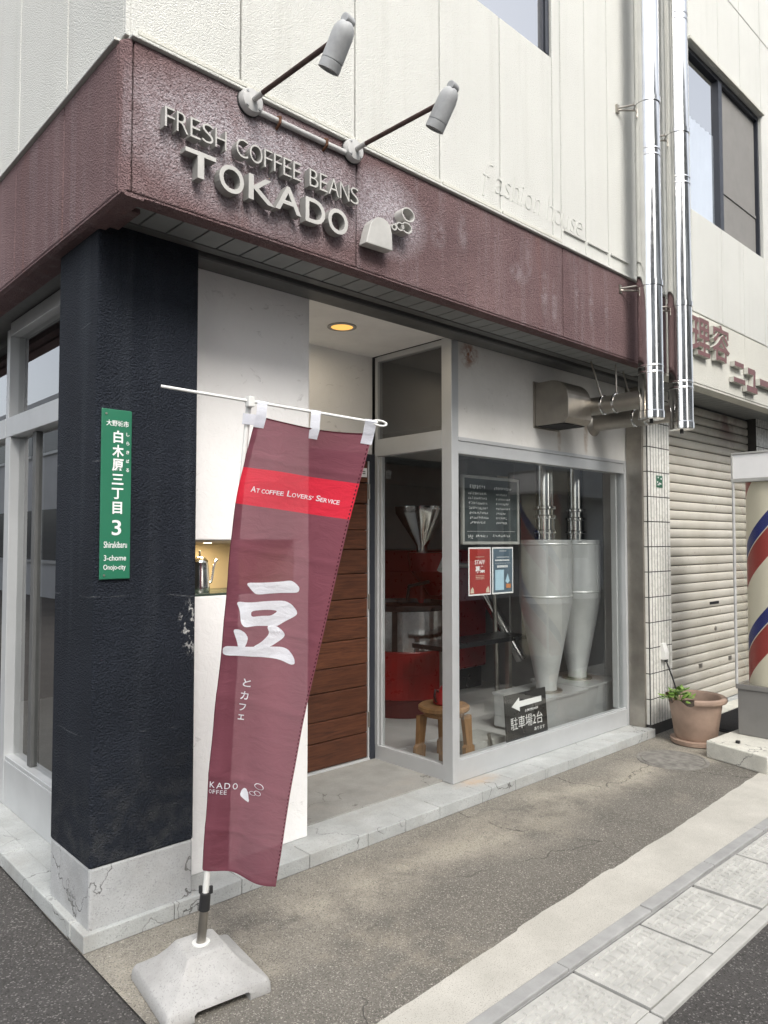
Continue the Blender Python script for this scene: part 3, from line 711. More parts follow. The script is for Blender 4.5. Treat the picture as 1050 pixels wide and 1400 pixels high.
lg = thing('fascia_emblem', (2.24, YF, 2.80), 'raised metal coffee mill emblem with three puff rings on maroon fascia', 'sign')
cp = [(2.096, 2.800), (2.256, 2.812)]
cup = [(2.092, 2.802), (2.252, 2.808), (2.249, 2.880), (2.240, 2.912), (2.222, 2.932), (2.196, 2.940), (2.165, 2.936), (2.138, 2.920), (2.120, 2.896), (2.108, 2.860)]
MB().prism(cup, lambda a, b, t_: (a, YF-.012-.05*t_, b)).build('mill_body', 'letter', lg, .003)
def puff(cx, cz, rx, rz, name='puff_ring', th=.006):
    n = 26; v = []; f = []
    for j, (s1, yy) in enumerate(((0, 0), (0, 1), (1, 1), (1, 0))):
        for i in range(n):
            a = 2*math.pi*i/n; v.append((cx+(rx-s1*th)*math.cos(a), YF-.012-.05*yy, cz+(rz-s1*th)*math.sin(a)))
    for j in range(4):
        jj = (j+1) % 4
        for i in range(n): k = (i+1) % n; f.append((j*n+i, j*n+k, jj*n+k, jj*n+i))
    MB().add(v, f).build(name, 'letter', lg, 0, True)
puff(2.352, 3.004, .042, .033); puff(2.343, 2.940, .034, .026); puff(2.300, 2.934, .026, .020); puff(2.262, 2.920, .017, .015)
# old relief lettering
rl = thing('relief_lettering', (3.5, 2.424, 3.4), 'faint cream relief letters reading fashion house in the stucco wall', 'sign')
x = 2.975; rw = [.15, .13, .085, .11, .055, .115, .11, .0, .115, .115, .115, .085, .10]
for c_, ww in zip('fashion house', [.11, .085, .07, .085, .04, .085, .085, .05, .085, .085, .085, .07, .085]):
    if c_ != ' ':
        lo = 3.375-(.05 if c_ == 'f' else 0); hi = lo+(.20 if c_ == 'f' else .145 if c_ in 'h' else .12 if c_ == 'i' else .09)
        wall_letter(c_, x, x+ww*.82, lo, hi, 2.4245, .0038, 'cream', rl, offset=-.02, shear=.25)
    x += ww*.96
bl_ = thing('barber_lettering', (5.9, YF, 2.8), 'maroon raised characters on the cream barber fascia', 'sign')
for c_, a, b, z0, z1, o in (('理', 5.35, 5.66, 2.905, 3.19, .016), ('容', 5.70, 6.03, 2.915, 3.205, .016), ('ニ', 6.10, 6.335, 2.795, 2.97, .03), ('ュ', 6.37, 6.60, 2.755, 2.96, .03), ('ー', 6.66, 6.99, 2.845, 2.905, .0)):
    wall_letter(c_, a, b, z0, z1, YF-.004, .036, ['barber_letter', 'cream2'], bl_, offset=o)
# address plate on the column
ap = thing('address_plate', (1.16, 2.752, 1.68), 'green enamel street address plate with white writing on navy column', 'sign')
pl = MB().box(1.102, 1.221, 2.742, 2.7495, 1.355, 2.005).build('plate', 'green_plate', ap, .004)
MB().box(1.1055, 1.2175, 2.7405, 2.7418, 1.3585, 2.0015).build('plate_face', 'green_plate', pl)
YP = 2.7402
def pt(s, cx, cz, w_, h_, off=.0): flat_text(s, cx-w_/2, cx+w_/2, cz-h_/2, cz+h_/2, YP, 'white_print', ap, 'lettering', off)
pt('大野城市', 1.163, 1.951, .088, .023, .008)
for i, (c_, h_) in enumerate((('白', .048), ('木', .048), ('原', .048), ('三', .040), ('丁', .042), ('目', .046))): pt(c_, 1.166, 1.900-i*.0545, .045 if c_ not in '白目' else .037, h_, .025)
for i, c_ in enumerate('しらきばる'): pt(c_, 1.204, 1.912-i*.0345, .012, .014, .015)
pt('3', 1.164, 1.552, .036, .058, .01)
pt('Shirakibaru', 1.161, 1.487, .090, .024, .005); pt('3-chome', 1.160, 1.437, .086, .021, .005); pt('Onojo-city', 1.159, 1.399, .086, .025, .005)
MB().cyl((1.118, 2.741, 1.985), (1.118, 2.737, 1.985), .004, n=10).build('screw', 'steel', ap); MB().cyl((1.118, 2.741, 1.372), (1.118, 2.737, 1.372), .004, n=10).build('screw', 'steel', ap)
# ================================================================== FASCIA SPOTLIGHTS
def spot(bx, label):
    p = thing('spotlight', (bx, YF, 3.213), label, 'lamp', 'spotlights over the fascia')
    z0 = 3.213
    MB().lathe([(.054, 0), (.054, .008)], (bx, YF, z0), (0, -1, 0)).build('gasket', 'black_plastic', p, .001)
    bp = MB().lathe([(.051, .008), (.051, .020), (.044, .034), (.020, .040)], (bx, YF, z0), (0, -1, 0)).build('base_plate', 'white_paint', p, 0, True)
    for k in range(4):
        a = math.pi/4+k*math.pi/2; q = Vector((bx+.038*math.cos(a), YF-.033, z0+.038*math.sin(a)))
        MB().cyl(q, q+Vector((0, -.006, 0)), .005, n=8).build('bolt', 'lamp_grey', bp)
    MB().cyl((bx, YF-.036, z0), (bx, YF-.10, z0), .011).build('socket', 'white_paint', p, 0, True)
    MB().cyl((bx, YF-.10, z0), (bx-.004, 1.885, z0-.02), .0095).build('arm', 'rusty', p, 0, True)
    hd = Vector((bx-.004, 1.86, z0-.02)); d = Vector((-.10, .52, -.86)).normalized()
    MB().cyl((bx-.004, 1.90, z0-.02), hd, .011, .013).build('knuckle', 'rusty', p, 0, True)
    o = hd+Vector((.012, -.03, .035))
    h = MB().lathe([(.006, -.012), (.020, -.006), (.031, .006), (.036, .022), (.038, .04), (.038, .118), (.0365, .119), (.0365, .122), (.038, .123), (.038, .150), (.034, .150), (.033, .142), (.002, .138)], o, d, 32).build('lamp_head', 'lamp_grey', p, 0, True)
    x_, y_, _ = frame(d)
    MB().cyl(o-d*.012-x_*.020, o-d*.012+x_*.022, .017).build('end_cap', 'lamp_grey', h, .003)
    MB().cyl(o+d*.140, o+d*.141, .031).build('lens', 'lens', h)
    return p
spot(1.530, 'grey spotlight on rusty arm mounted above the word COFFEE')
spot(2.056, 'grey spotlight on rusty arm above the panel joint near the word BEANS')
cd = thing('conduit', (1.8, YF, 3.19), 'white conduit pipe with rusty clips between the two spotlights', 'pipe')
MB().cyl((1.57, YF-.014, 3.190), (2.01, YF-.014, 3.190), .0115).build('tube', 'white_paint', cd, 0, True)
for xx in (1.66, 1.90):
    MB().tube([(xx, YF, 3.162), (xx, YF-.028, 3.176), (xx, YF-.030, 3.200), (xx, YF-.012, 3.206)], .006).build('clip', 'rust', cd, 0, True)

# ================================================================== FLUES, DUCTS, HOOD
def flue(px, py, zb, zd, label, rod, r=.078):
    p = thing('flue_pipe', (px, py, zb), label, 'pipe', 'stainless flue pipes')
    zs = [zb, zd+.20, zd+1.62, zd+2.78, 7.5]
    for a, b in zip(zs, zs[1:]):
        MB().lathe([(r-.003, 0), (r, .002), (r, b-a-.004), (r-.003, b-a-.002)], (px, py, a), (0, 0, 1), 40, True).build('pipe_section', 'chrome', p, 0, True)
    for z in zs[1:-1]:
        MB().lathe([(r, 0), (r+.003, .003), (r+.003, .012), (r, .016)], (px, py, z-.05), n=40, caps=False).build('seam_ring', 'chrome', p, 0, True)
        MB().lathe([(r, 0), (r+.003, .003), (r+.003, .012), (r, .016)], (px, py, z-.008), n=40, caps=False).build('seam_ring', 'chrome', p, 0, True)
    MB().lathe([(r, 0), (r+.004, .002), (r+.004, .045), (r, .050)], (px, py, zb+.004), n=40, caps=False).build('end_collar', 'chrome', p, 0, True)
    MB().lathe([(.012, 0), (.012, .03)], (px, py, zb-.025)).build('drain_stub', 'black_plastic', p)
    for z in (zd+.72, zd+1.93, zd+3.2):
        cl = MB().lathe([(r+.001, 0), (r+.006, 0), (r+.006, .034), (r+.001, .034)], (px, py, z), n=40, caps=False).build('clamp', 'chrome', p, 0, True)
        MB().tube([(px-.05, py+.06, z+.017), (px-.10, YF+.002, z+.012)], .006).build('bracket_arm', 'steel', cl)
        MB().tube([(px-.02, py+.075, z-.005), (px-.10, YF+.002, z-.0)], .006).build('bracket_arm', 'steel', cl)
        MB().box(px-.115, px-.085, YF-.006, YF+.01, z-.02, z+.035).build('bracket_plate', 'steel', cl)
    # horizontal duct through the panel
    du = MB().lathe([(.060, 0), (.060, 2.936-py-.03)], (px, 2.936, zd), (0, -1, 0), 32).build('duct', 'steel', p, 0, True)
    MB().lathe([(.061, 0), (.066, .002), (.066, .016), (.061, .018)], (px, 2.936-.33, zd), (0, -1, 0), 32, False).build('duct_band', 'chrome', du, 0, True)
    MB().lathe([(.061, 0), (.066, .002), (.066, .016), (.061, .018)], (px, 2.936-.42, zd), (0, -1, 0), 32, False).build('duct_band', 'chrome', du, 0, True)
    MB().lathe([(.095, 0), (.095, .004), (.062, .03)], (px, 2.939, zd), (0, -1, 0), 32).build('wall_flange', 'steel', du, 0, True)
    if rod:
        MB().tube([(px-.02, 2.936-.33, zd+.06), (px-.06, 2.66, 2.73)], .006).build('hanger_rod', 'steel', p)
        MB().tube([(px+.02, 2.936-.42, zd+.06), (px+.02, 2.52, 2.69)], .006).build('hanger_rod', 'steel', p)
    return p
flue(4.475, 2.262, 2.285, 2.425, 'tall shiny flue pipe with its duct running closest to the vent hood', True)
flue(4.905, 2.262, 2.262, 2.385, 'tall shiny flue pipe beside the barber lettering and upstairs window', True)
hood = thing('vent_hood', (4.28, 2.936, 2.43), 'brown stainless vent hood on the white panel over the shop window', 'vent')
MB().box(4.135, 4.44, 2.930, 2.9395, 2.272, 2.590).build('back_plate', 'steel', hood, .001)
pf = [(2.929, 2.285), (2.929, 2.578), (2.80, 2.578)]
for i in range(9):
    a = i/8*math.pi/2; pf.append((2.80-.13*math.sin(a), 2.448+.13*math.cos(a)))
pf += [(2.670, 2.318), (2.70, 2.285)]
hb = MB().prism(pf, lambda a, b, t_: (4.15+.275*t_, a, b)).build('hood_shell', 'steel', hood, .002)
MB().box(4.165, 4.41, 2.71, 2.92, 2.280, 2.2845).build('louvre', 'black', hb)
for yy, zz in ((2.90, 2.30), (2.90, 2.56), (2.70, 2.33)):
    MB().cyl((4.1495, yy, zz), (4.146, yy, zz), .004, n=8).build('rivet', 'steel', hood)
# ================================================================== NICHE, DOWNLIGHT, POTS
dl = thing('downlight', (2.69, 3.236, 2.742), 'round warm downlight lit in the entrance recess ceiling', 'lamp')
MB().lathe([(.085, 0), (.085, -.004), (.066, -.006), (.062, .0)], (2.69, 3.236, 2.741), n=36, caps=False).build('trim_ring', 'grey_frame', dl, 0, True)
MB().cyl((2.69, 3.236, 2.7385), (2.69, 3.236, 2.7405), .063, n=36).build('diffuser', 'bulb', dl)
def lamp(name, loc, e, c, size=.05, typ='POINT'):
    l = bpy.data.lights.new(name, typ); l.energy = e; l.color = c
    if typ == 'POINT': l.shadow_soft_size = size
    else: l.size = size
    o = bpy.data.objects.new(name, l); col.objects.link(o); o.location = loc; return o
lamp('downlight_glow', (2.69, 3.236, 2.72), 1.0, (1, .86, .66), .1, 'AREA')
nl = thing('niche_spot', (1.70, 3.0, 1.494), 'tiny recessed spot lit in the ceiling of the serving niche', 'lamp')
MB().cyl((1.70, 3.0, 1.4905), (1.70, 3.0, 1.4935), .018).build('lens', 'bulb2', nl)
lamp('niche_spot_glow', (1.70, 3.06, 1.484), 1.1, (1, .78, .45), .04, 'AREA')
def teapot(x, y, z, label, sc_=1.0, group=None, mir=1):
    p = thing('teapot', (x, y, z), label, 'teapot', group)
    q = lambda r, h: (r*sc_, h*sc_)
    MB().lathe([q(.044, 0), q(.047, .004), q(.0465, .03), q(.042, .10), q(.0375, .132), q(.039, .136)], (x, y, z), n=32).build('body', 'pot_steel', p, 0, True)
    ld = MB().lathe([q(.0385, .136), q(.036, .146), q(.022, .158), q(.007, .163)], (x, y, z), n=32).build('lid', 'pot_steel', p, 0, True)
    MB().lathe([q(.003, .163), q(.006, .170), q(.003, .176), q(.009, .190)], (x, y, z), n=12).build('knob', 'pot_steel', ld, 0, True)
    P = lambda dx, dz: (x+dx*sc_*mir, y, z+dz*sc_)
    MB().tube([P(.040, .035), P(.058, .045), P(.066, .075), P(.070, .11), P(.078, .135), P(.090, .148)], .0065*sc_).build('spout', 'pot_steel', p, 0, True)
    MB().tube([P(-.036, .125), P(-.055, .138), P(-.070, .125), P(-.070, .075), P(-.062, .04), P(-.040, .025)], .0055*sc_).build('handle', 'pot_steel', p, 0, True)
teapot(1.672, 3.02, 1.268, 'tall steel teapot with curved spout in the lit serving niche', 1.0)

# ================================================================== BANNER
ROWS = [((1.364,2.084,1.923),(1.730,1.912,1.885)),((1.346,2.108,1.814),(1.705,1.926,1.770)),((1.330,2.129,1.705),(1.679,1.943,1.655)),((1.319,2.145,1.595),(1.654,1.957,1.542)),((1.312,2.157,1.486),(1.632,1.970,1.430)),
 ((1.309,2.166,1.377),(1.610,1.982,1.319)),((1.304,2.176,1.267),(1.588,1.994,1.208)),((1.301,2.185,1.158),(1.567,2.007,1.099)),((1.295,2.197,1.049),(1.545,2.020,.990)),((1.289,2.208,.939),(1.525,2.032,.882)),
 ((1.284,2.219,.830),(1.508,2.042,.774)),((1.280,2.229,.721),(1.491,2.052,.668)),((1.277,2.237,.612),(1.476,2.060,.562)),((1.275,2.246,.502),(1.463,2.069,.456)),((1.272,2.254,.393),(1.449,2.080,.350))]
NRM = Vector((-.6826, -.7308, 0))        # the side of the cloth that faces the street corner
def sstep(a, b, x):
    t_ = max(0, min(1, (x-a)/(b-a))); return t_*t_*(3-2*t_)
def cl(u, v, lift=0.):
    vv = max(0, min(1, v))*14; i = min(13, int(vv)); f = vv-i
    def cr(k):
        g = lambda j: Vector(ROWS[max(0, min(14, j))][k]); p0, p1, p2, p3 = g(i-1), g(i), g(i+1), g(i+2)
        return .5*((2*p1)+(p2-p0)*f+(2*p0-5*p1+4*p2-p3)*f*f+(3*p1-p0-3*p2+p3)*f**3)
    a, b = cr(0), cr(1)
    p = a+(b-a)*u
    w_ = .026*math.sin(u*5.2+v*3.1+.4)*sstep(0, .45, u)+.011*math.sin(u*9.5-v*6+1.2)*u*(1-.4*v)
    w_ += .015*math.sin((u*.75-v*1.55)*10+1)*sstep(0, .3, u)*(1-u)*sstep(0, .15, v)*sstep(1, .55, v)      # diagonal drag folds from the upper tie
    w_ += .004*(1+math.sin(v*42+u*3))*max(0, 1-u*4)*(v > .12)                                # puckers along the pole
    w_ += .012*sstep(.45, 1, u)*sstep(0, .35, v)*(1-.5*v)
    for v0 in (.085, .285, .452, .615, .79, .905): w_ += .0035*math.exp(-((v-v0-.012*u)/.005)**2)
    w_ += -.010*sstep(.85, 1, v)*math.sin(u*3.1)
    sag = -.018*math.sin(math.pi*u)*max(0, 1-v*9)
    return p+NRM*(w_+lift)+Vector((0, 0, sag))
ban = thing('banner_flag', (1.28, 2.277, .14), 'tall maroon cloth banner with red band and white 豆 character on leaning pole', 'banner')
nu, nv = 34, 150; vs_ = []; fs_ = []; mi = []
for j in range(nv+1):
    for i in range(nu+1): vs_.append(cl(i/nu, j/nv))
def band(v): return .113 <= v <= .1935
for j in range(nv):
    for i in range(nu):
        q = j*(nu+1)+i; fs_.append((q, q+1, q+nu+2, q+nu+1)); mi.append(1 if band((j+.5)/nv) else 0)
b_ = MB(); b_.add(vs_, fs_); b_.mi = mi
cloth_o = b_.build('cloth', ['cloth', 'cloth_red'], ban, 0, True)
# the part of the cloth turned back behind the pole
vs_ = []; fs_ = []; mi = []
nw = 8
for j in range(nv+1):
    v = j/nv; a = cl(0, v); b = cl(1, v); W = (b-a).length; e = (b-a).normalized()
    w_ = max(.012, .402-W)*.62
    for i in range(nw+1):
        s1 = i/nw; ph = min(1, s1*3)*math.pi
        vs_.append(a+e*(max(0, s1-.12)*w_-.006*math.sin(ph))-NRM*(.017*(1-math.cos(ph))+.004*s1))
for j in range(nv):
    for i in range(nw):
        q = j*(nw+1)+i; fs_.append((q, q+1, q+nw+2, q+nw+1)); mi.append(1 if band((j+.5)/nv) else 0)
b_ = MB(); b_.add(vs_, fs_); b_.mi = mi; b_.build('turned_back_edge', ['cloth', 'cloth_red'], cloth_o, 0, True)
# stitched hems
def strip(u0, u1, v0, v1, n, lift, m, name):
    v_ = []; f_ = []
    for k in range(n+1):
        tt = k/n
        if v1 is None: v_ += [cl(u0, tt, lift), cl(u1, tt, lift)]
        else: v_ += [cl(tt, v0, lift), cl(tt, v1, lift)]
    for k in range(n): f_.append((2*k, 2*k+2, 2*k+3, 2*k+1))
    return MB().add(v_, f_).build(name, m, cloth_o, 0, True)
b_ = MB()
for k in range(110):
    v0 = .012+k*.0088; b_.add([cl(.978, v0, .0012), cl(.990, v0, .0012), cl(.990, v0+.0045, .0012), cl(.978, v0+.0045, .0012)], [(0, 1, 2, 3)])
b_.build('hem_stitching', 'cloth_hem', cloth_o)
strip(0, 0, .0, .006, 40, .001, 'cloth_hem', 'top_hem'); strip(0, 0, .9925, 1., 40, .001, 'cloth', 'bottom_hem')
# printed characters
HC = 1.53
def ptri(poly_sets):
    """triangulate outlines (with holes) in cloth uv and lay them on the cloth"""
    b = bmesh.new()
    for ring in poly_sets:
        vsx = [b.verts.new((u, v*3.4, 0)) for u, v in ring]
        for k in range(len(vsx)): b.edges.new((vsx[k], vsx[(k+1) % len(vsx)]))
    bmesh.ops.triangle_fill(b, use_beauty=True, use_dissolve=False, edges=b.edges[:])
    for _ in range(4):
        es = [e for e in b.edges if e.calc_length() > .05]
        if not es: break
        bmesh.ops.subdivide_edges(b, edges=es, cuts=1, use_grid_fill=False); bmesh.ops.triangulate(b, faces=b.faces[:])
    b.verts.index_update(); r = ([(v.co.x, v.co.y/3.4) for v in b.verts], [tuple(v.index for v in f.verts) for f in b.faces]); b.free(); return r
def cround(pts, it=2):
    for _ in range(it):
        q = []
        for k in range(len(pts)):
            a, b = pts[k], pts[(k+1) % len(pts)]; q += [(a[0]*.8+b[0]*.2, a[1]*.8+b[1]*.2), (a[0]*.2+b[0]*.8, a[1]*.2+b[1]*.8)]
        pts = q
    return pts
MAME = [[[(.164,.3614),(.303,.3574),(.455,.3508),(.569,.3435),(.621,.3483),(.666,.3567),(.664,.3656),(.631,.3695),(.436,.3763),(.277,.3846),(.229,.3765)]],
 [[(.093,.4047),(.232,.4027),(.376,.3955),(.543,.3897),(.622,.3961),(.683,.4079),(.687,.416),(.643,.4245),(.576,.4351),(.504,.4486),(.424,.4491),(.308,.4511),(.21,.4575),(.167,.4491),(.156,.4384),(.142,.4223)],
  [(.251,.4197),(.387,.4139),(.498,.4134),(.435,.4266),(.346,.4286),(.258,.4333)]],
 [[(.089,.4661),(.161,.4631),(.222,.4693),(.251,.4793),(.246,.4905),(.225,.502),(.165,.506),(.14,.4886)]],
 [[(.419,.4529),(.424,.4475),(.504,.4470),(.587,.4582),(.602,.466),(.575,.4752),(.467,.4955),(.38,.500),(.300,.499),(.381,.486),(.435,.4703),(.442,.4618)]],
 [[(.004,.5061),(.153,.5014),(.309,.4972),(.467,.4941),(.594,.4912),(.662,.4944),(.724,.5048),(.751,.5122),(.766,.5217),(.722,.5259),(.585,.5188),(.41,.5179),(.216,.52),(.01,.5269)]]]
b_ = MB()
for k, st in enumerate(MAME):
    pv, pf_ = ptri([cround(r_) for r_ in st]); b_.add([cl(u, v, .0016+.0002*k) for u, v in pv], pf_)
b_.build('printed_character', 'cloth_white', cloth_o)
def cloth_text(s, u0, u1, v0, v1, off=0., name='printed_lettering', curve=0., shear=0., sub=2, size2=None):
    tv, tf = text2d(s, 1, 0, off, shear, res=4); tv = fit(tv, 0, 1, 0, 1)
    b = bmesh.new(); vv = [b.verts.new((x, y, 0)) for x, y, z in tv]
    for f in tf:
        try: b.faces.new([vv[k] for k in f])
        except ValueError: pass
    b.verts.index_update(); q = MB()
    q.add([cl(u0+(u1-u0)*v.co.x, v1+(v0-v1)*v.co.y+curve*math.sin(v.co.x*math.pi*2), .0020) for v in b.verts], [tuple(v.index for v in f.verts) for f in b.faces]); b.free()
    return q.build(name, 'cloth_white', cloth_o)
x = .10
big = [('A', .052, 1), ('T', .036, .72), (' ', .012, 0), ('C', .036, .72), ('O', .040, .72), ('F', .031, .72), ('F', .031, .72), ('E', .033, .72), ('E', .033, .72), (' ', .026, 0), ('L', .042, 1), ('O', .040, .72), ('V', .040, .72), ('E', .033, .72), ('R', .037, .72), ('S', .033, .72), ("'", .010, .72), (' ', .024, 0), ('S', .042, 1), ('E', .033, .72), ('R', .037, .72), ('V', .040, .72), ('I', .010, .72), ('C', .037, .72), ('E', .033, .72)]
tw = sum(a+.004 for _, a, _ in big); kx = (.875-.10)/tw
for c_, ww, hh in big:
    if hh:
        vb = .1635+.001*math.sin(x*9); H_ = .0125*hh
        if c_ == "'": cloth_text(c_, x, x+ww*kx, vb-.009, vb-.0055, .0)
        else: cloth_text(c_, x, x+ww*kx, vb-H_, vb, .008)
    x += (ww+.004)*kx
for c_, u, v, su, sv in (('と', .300, .5780, .085, .0175), ('カ', .290, .6065, .085, .0180), ('フ', .283, .6335, .075, .0155), ('ェ', .280, .6560, .068, .0115)):
    cloth_text(c_, u-su/2, u+su/2, v-sv/2, v+sv/2, .012)
for c_, u0, u1 in (('K', .015, .075), ('A', .093, .168), ('D', .187, .250), ('O', .280, .335)):
    cloth_text(c_, u0, u1, .802+.004*u0, .8155+.004*u0, .004)
for k, c_ in enumerate('OFFEE'): cloth_text(c_, .01+k*.044, .01+k*.044+.032, .8195, .8285, .0)
cupu = [(.372, .829), (.385, .8163), (.415, .8105), (.445, .8115), (.473, .819), (.502, .8390), (.44, .8360)]
pv, pf_ = ptri([cround(cupu, 1)]); MB().add([cl(u, v, .0016) for u, v in pv], pf_).build('printed_emblem', 'cloth_white', cloth_o)
def ring_uv(cu, cv, ru, rv):
    n = 22; v_ = []; f_ = []
    for i in range(n):
        a = 2*math.pi*i/n
        for s1 in (1, .84): v_.append(cl(cu+ru*s1*math.cos(a), cv+rv*s1*math.sin(a), .0018))
    for i in range(n): k = (i+1) % n; f_.append((2*i, 2*k, 2*k+1, 2*i+1))
    MB().add(v_, f_).build('printed_puff', 'cloth_white', cloth_o)
ring_uv(.606, .797, .062, .0062); ring_uv(.595, .8125, .045, .0050); ring_uv(.530, .8165, .042, .0042); ring_uv(.483, .819, .018, .0020)
# pole, cross bar, ties
PB = Vector((1.28, 2.277, .14)); PT = Vector((1.352, 2.118, 1.972)); pd = (PT-PB).normalized()
MB().cyl(PB+pd*.13, PT, .0105, .009).build('pole', 'white_plastic', ban, 0, True)
MB().cyl(PB+pd*.115, PB+pd*.175, .019, .0175).build('grip', 'black_plastic', ban, .002)
MB().cyl(PB-pd*.02, PB+pd*.118, .0155).build('socket_tube', 'steel', ban, 0, True)
for s1 in (-1, 1):
    q = PB+pd*.185+Vector((.73*s1*.018, -.68*s1*.018, 0)); MB().box(q.x-.005, q.x+.005, q.y-.005, q.y+.005, q.z-.014, q.z+.012).build('grip_lug', 'black_plastic', ban, .002)
A = Vector((1.084, 2.221, 2.003)); Bq = Vector((1.783, 1.901, 1.918)); bd = (Bq-A).normalized()
MB().cyl(A, Bq-bd*.03, .0052).build('cross_bar', 'white_plastic', ban, 0, True)
lp = []
for i in range(17):
    a = i/16*2*math.pi; lp.append(Bq-bd*(.022-.026*math.cos(a))+Vector((.2, .2, .95)).normalized()*(.010*math.sin(a)))
MB().tube(lp, .0038, 8).build('bar_hook', 'white_plastic', ban, 0, True)
tt = (Vector((1.352, 2.118, 0))-A).dot(Vector((bd.x, bd.y, 0)))/(bd.x**2+bd.y**2); q = A+bd*tt
MB().box(q.x-.011, q.x+.013, q.y-.013, q.y+.013, q.z-.020, q.z+.016).build('bar_clip', 'white_plastic', ban, .003)
def tie(u, along=.018, up=.035, down=.052):
    b = cl(u, .0); t0 = (b-A).dot(bd); s_ = A+bd*t0; v_ = []; f_ = []
    pts = [s_-NRM*.006+Vector((0, 0, -.004)), s_+Vector((0, 0, .0075)), s_+NRM*.007, cl(u, .004, .004), cl(u, .030, .003)]
    for p in pts: v_ += [p-bd*along, p+bd*along]
    for k in range(len(pts)-1): f_.append((2*k, 2*k+1, 2*k+3, 2*k+2))
    MB().add(v_, f_).build('hanging_loop', 'tape', ban, 0, True)
for u in (.035, .49, .965): tie(u, .017 if u != .965 else .021)
for v in (.0135,):
    a = cl(.02, v, .003); q = PB+pd*((a-PB).dot(pd))
    v_ = [a-pd*.018+NRM*.002+bd*.02, a+pd*.018+bd*.02, q+NRM*.012+pd*.018-bd*.014, q+NRM*.012-pd*.018-bd*.014, q-NRM*.010+pd*.018-bd*.014, q-NRM*.010-pd*.018-bd*.014]
    MB().add(v_, [(0, 1, 2, 3), (3, 2, 4, 5)]).build('pole_loop', 'tape', ban)
# concrete foot
bb = thing('concrete_weight', (1.275, 2.29, 0), 'square grey concrete banner weight with recessed underside on the pavement', 'weight')
rot = Matrix.Rotation(R(-7), 3, 'Z'); cen = Vector((1.282, 2.283, 0))
def ringp(hw, z, cut=.0):
    c_ = hw*(1-cut); return [(-hw, -c_, z), (-c_, -hw, z), (c_, -hw, z), (hw, -c_, z), (hw, c_, z), (c_, hw, z), (-c_, hw, z), (-hw, c_, z)]
v_ = []; f_ = []
lv = [(.180, .0, .05), (.178, .030, .05), (.172, .046, .06), (.150, .058, .06), (.116, .082, .07), (.090, .110, .08), (.073, .134, .10), (.066, .142, .12), (.02, .143, .12)]
for hw, z, cu_ in lv: v_ += ringp(hw, z, cu_)
for j in range(len(lv)-1):
    for i in range(8): k = (i+1) % 8; f_.append((j*8+i, j*8+k, (j+1)*8+k, (j+1)*8+i))
f_.append(tuple(range(7, -1, -1))); f_.append(tuple((len(lv)-1)*8+i for i in range(8)))
b_ = MB(); b_.add([cen+rot @ Vector(p) for p in v_], f_)
wb = b_.build('weight_body', 'concrete', bb, .005, True, 2)
# the hand opening in the skirt on the street side, cut right into the body
ct = MB(); sl2 = [(-.090, -.05), (.100, -.05), (.100, .022), (.092, .030), (-.082, .030), (-.090, .022)]
ct.add([cen+rot @ Vector((a, -.25, b)) for a, b in sl2]+[cen+rot @ Vector((a, -.10, b)) for a, b in sl2], [(0, 1, 2, 3, 4, 5), (11, 10, 9, 8, 7, 6)]+[(k, 6+k, 6+(k+1) % 6, (k+1) % 6) for k in range(6)])
co = ct.build('cutter', 'concrete'); md = wb.modifiers.new('slot', 'BOOLEAN'); md.object = co; md.operation = 'DIFFERENCE'; md.solver = 'EXACT'
dg = bpy.context.evaluated_depsgraph_get(); dg.update()
nm = bpy.data.meshes.new_from_object(wb.evaluated_get(dg)); wb.modifiers.clear(); wb.data = nm; bpy.data.objects.remove(co)
nm.set_sharp_from_angle(angle=R(35))
MB().lathe([(.0165, .143), (.030, .143), (.030, .147), (.0165, .148)], (PB.x, PB.y, 0), n=24, caps=False).build('socket_washer', 'white_plastic', wb, 0, True)

# ================================================================== SHOP INTERIOR
def cyclone(x, y, label):
    p = thing('cyclone', (x, y, .3), label, 'cyclone', 'dust cyclones behind the shop window')
    MB().lathe([(.198, 1.04), (.198, 1.51), (.10, 1.512)], (x, y, 0), n=48).build('barrel', 'cyclone', p, 0, True)
    MB().lathe([(.078, .385), (.075, .42), (.197, 1.0395)], (x, y, 0), n=48).build('cone', 'cyclone', p, 0, True)
    MB().cyl((x, y, 1.513), (x, y, 1.70), .078, n=32).build('neck', 'chrome', p, 0, True)
    for z in (1.08, 1.47): MB().lathe([(.198, 0), (.201, .004), (.201, .012), (.198, .016)], (x, y, z), n=48, caps=False).build('seam', 'cyclone', p, 0, True)
    MB().box(x-.004, x+.004, y-.2005, y-.190, 1.045, 1.505).build('weld_seam', 'cyclone', p)
    for z in (1.56, 1.67, 1.74): MB().lathe([(.079, 0), (.088, .006), (.088, .022), (.079, .028)], (x, y, z), n=32, caps=False).build('band', 'chrome', p, 0, True)
    MB().cyl((x, y, 1.701), (x, y, 2.60), .068, n=32).build('outlet_pipe', 'chrome', p, 0, True)
    MB().lathe([(.079, .37), (.12, .37), (.12, .384), (.079, .384)], (x, y, 0), n=32, caps=False).build('foot_ring', 'steel', p)
cyclone(4.715, 3.25, 'galvanised cyclone beside the chalkboard behind the shop window')
cyclone(5.345, 3.38, 'galvanised cyclone next to the tiled pillar behind the shop window')
def bin_(x0, x1, y0, y1, z0, z1, label):
    p = thing('collection_box', ((x0+x1)/2, y0, z0), label, 'box', 'steel boxes under the cyclones')
    MB().box(x0, x1, y0, y1, z0, z1-.02).build('box_body', 'steel_box', p, .004); MB().box(x0-.01, x1+.01, y0-.01, y1+.01, z1-.019, z1).build('lid', 'steel_box', p, .003)
bin_(4.40, 5.02, 3.09, 3.50, .12, .37, 'brushed steel box under the cyclone by the parking board')
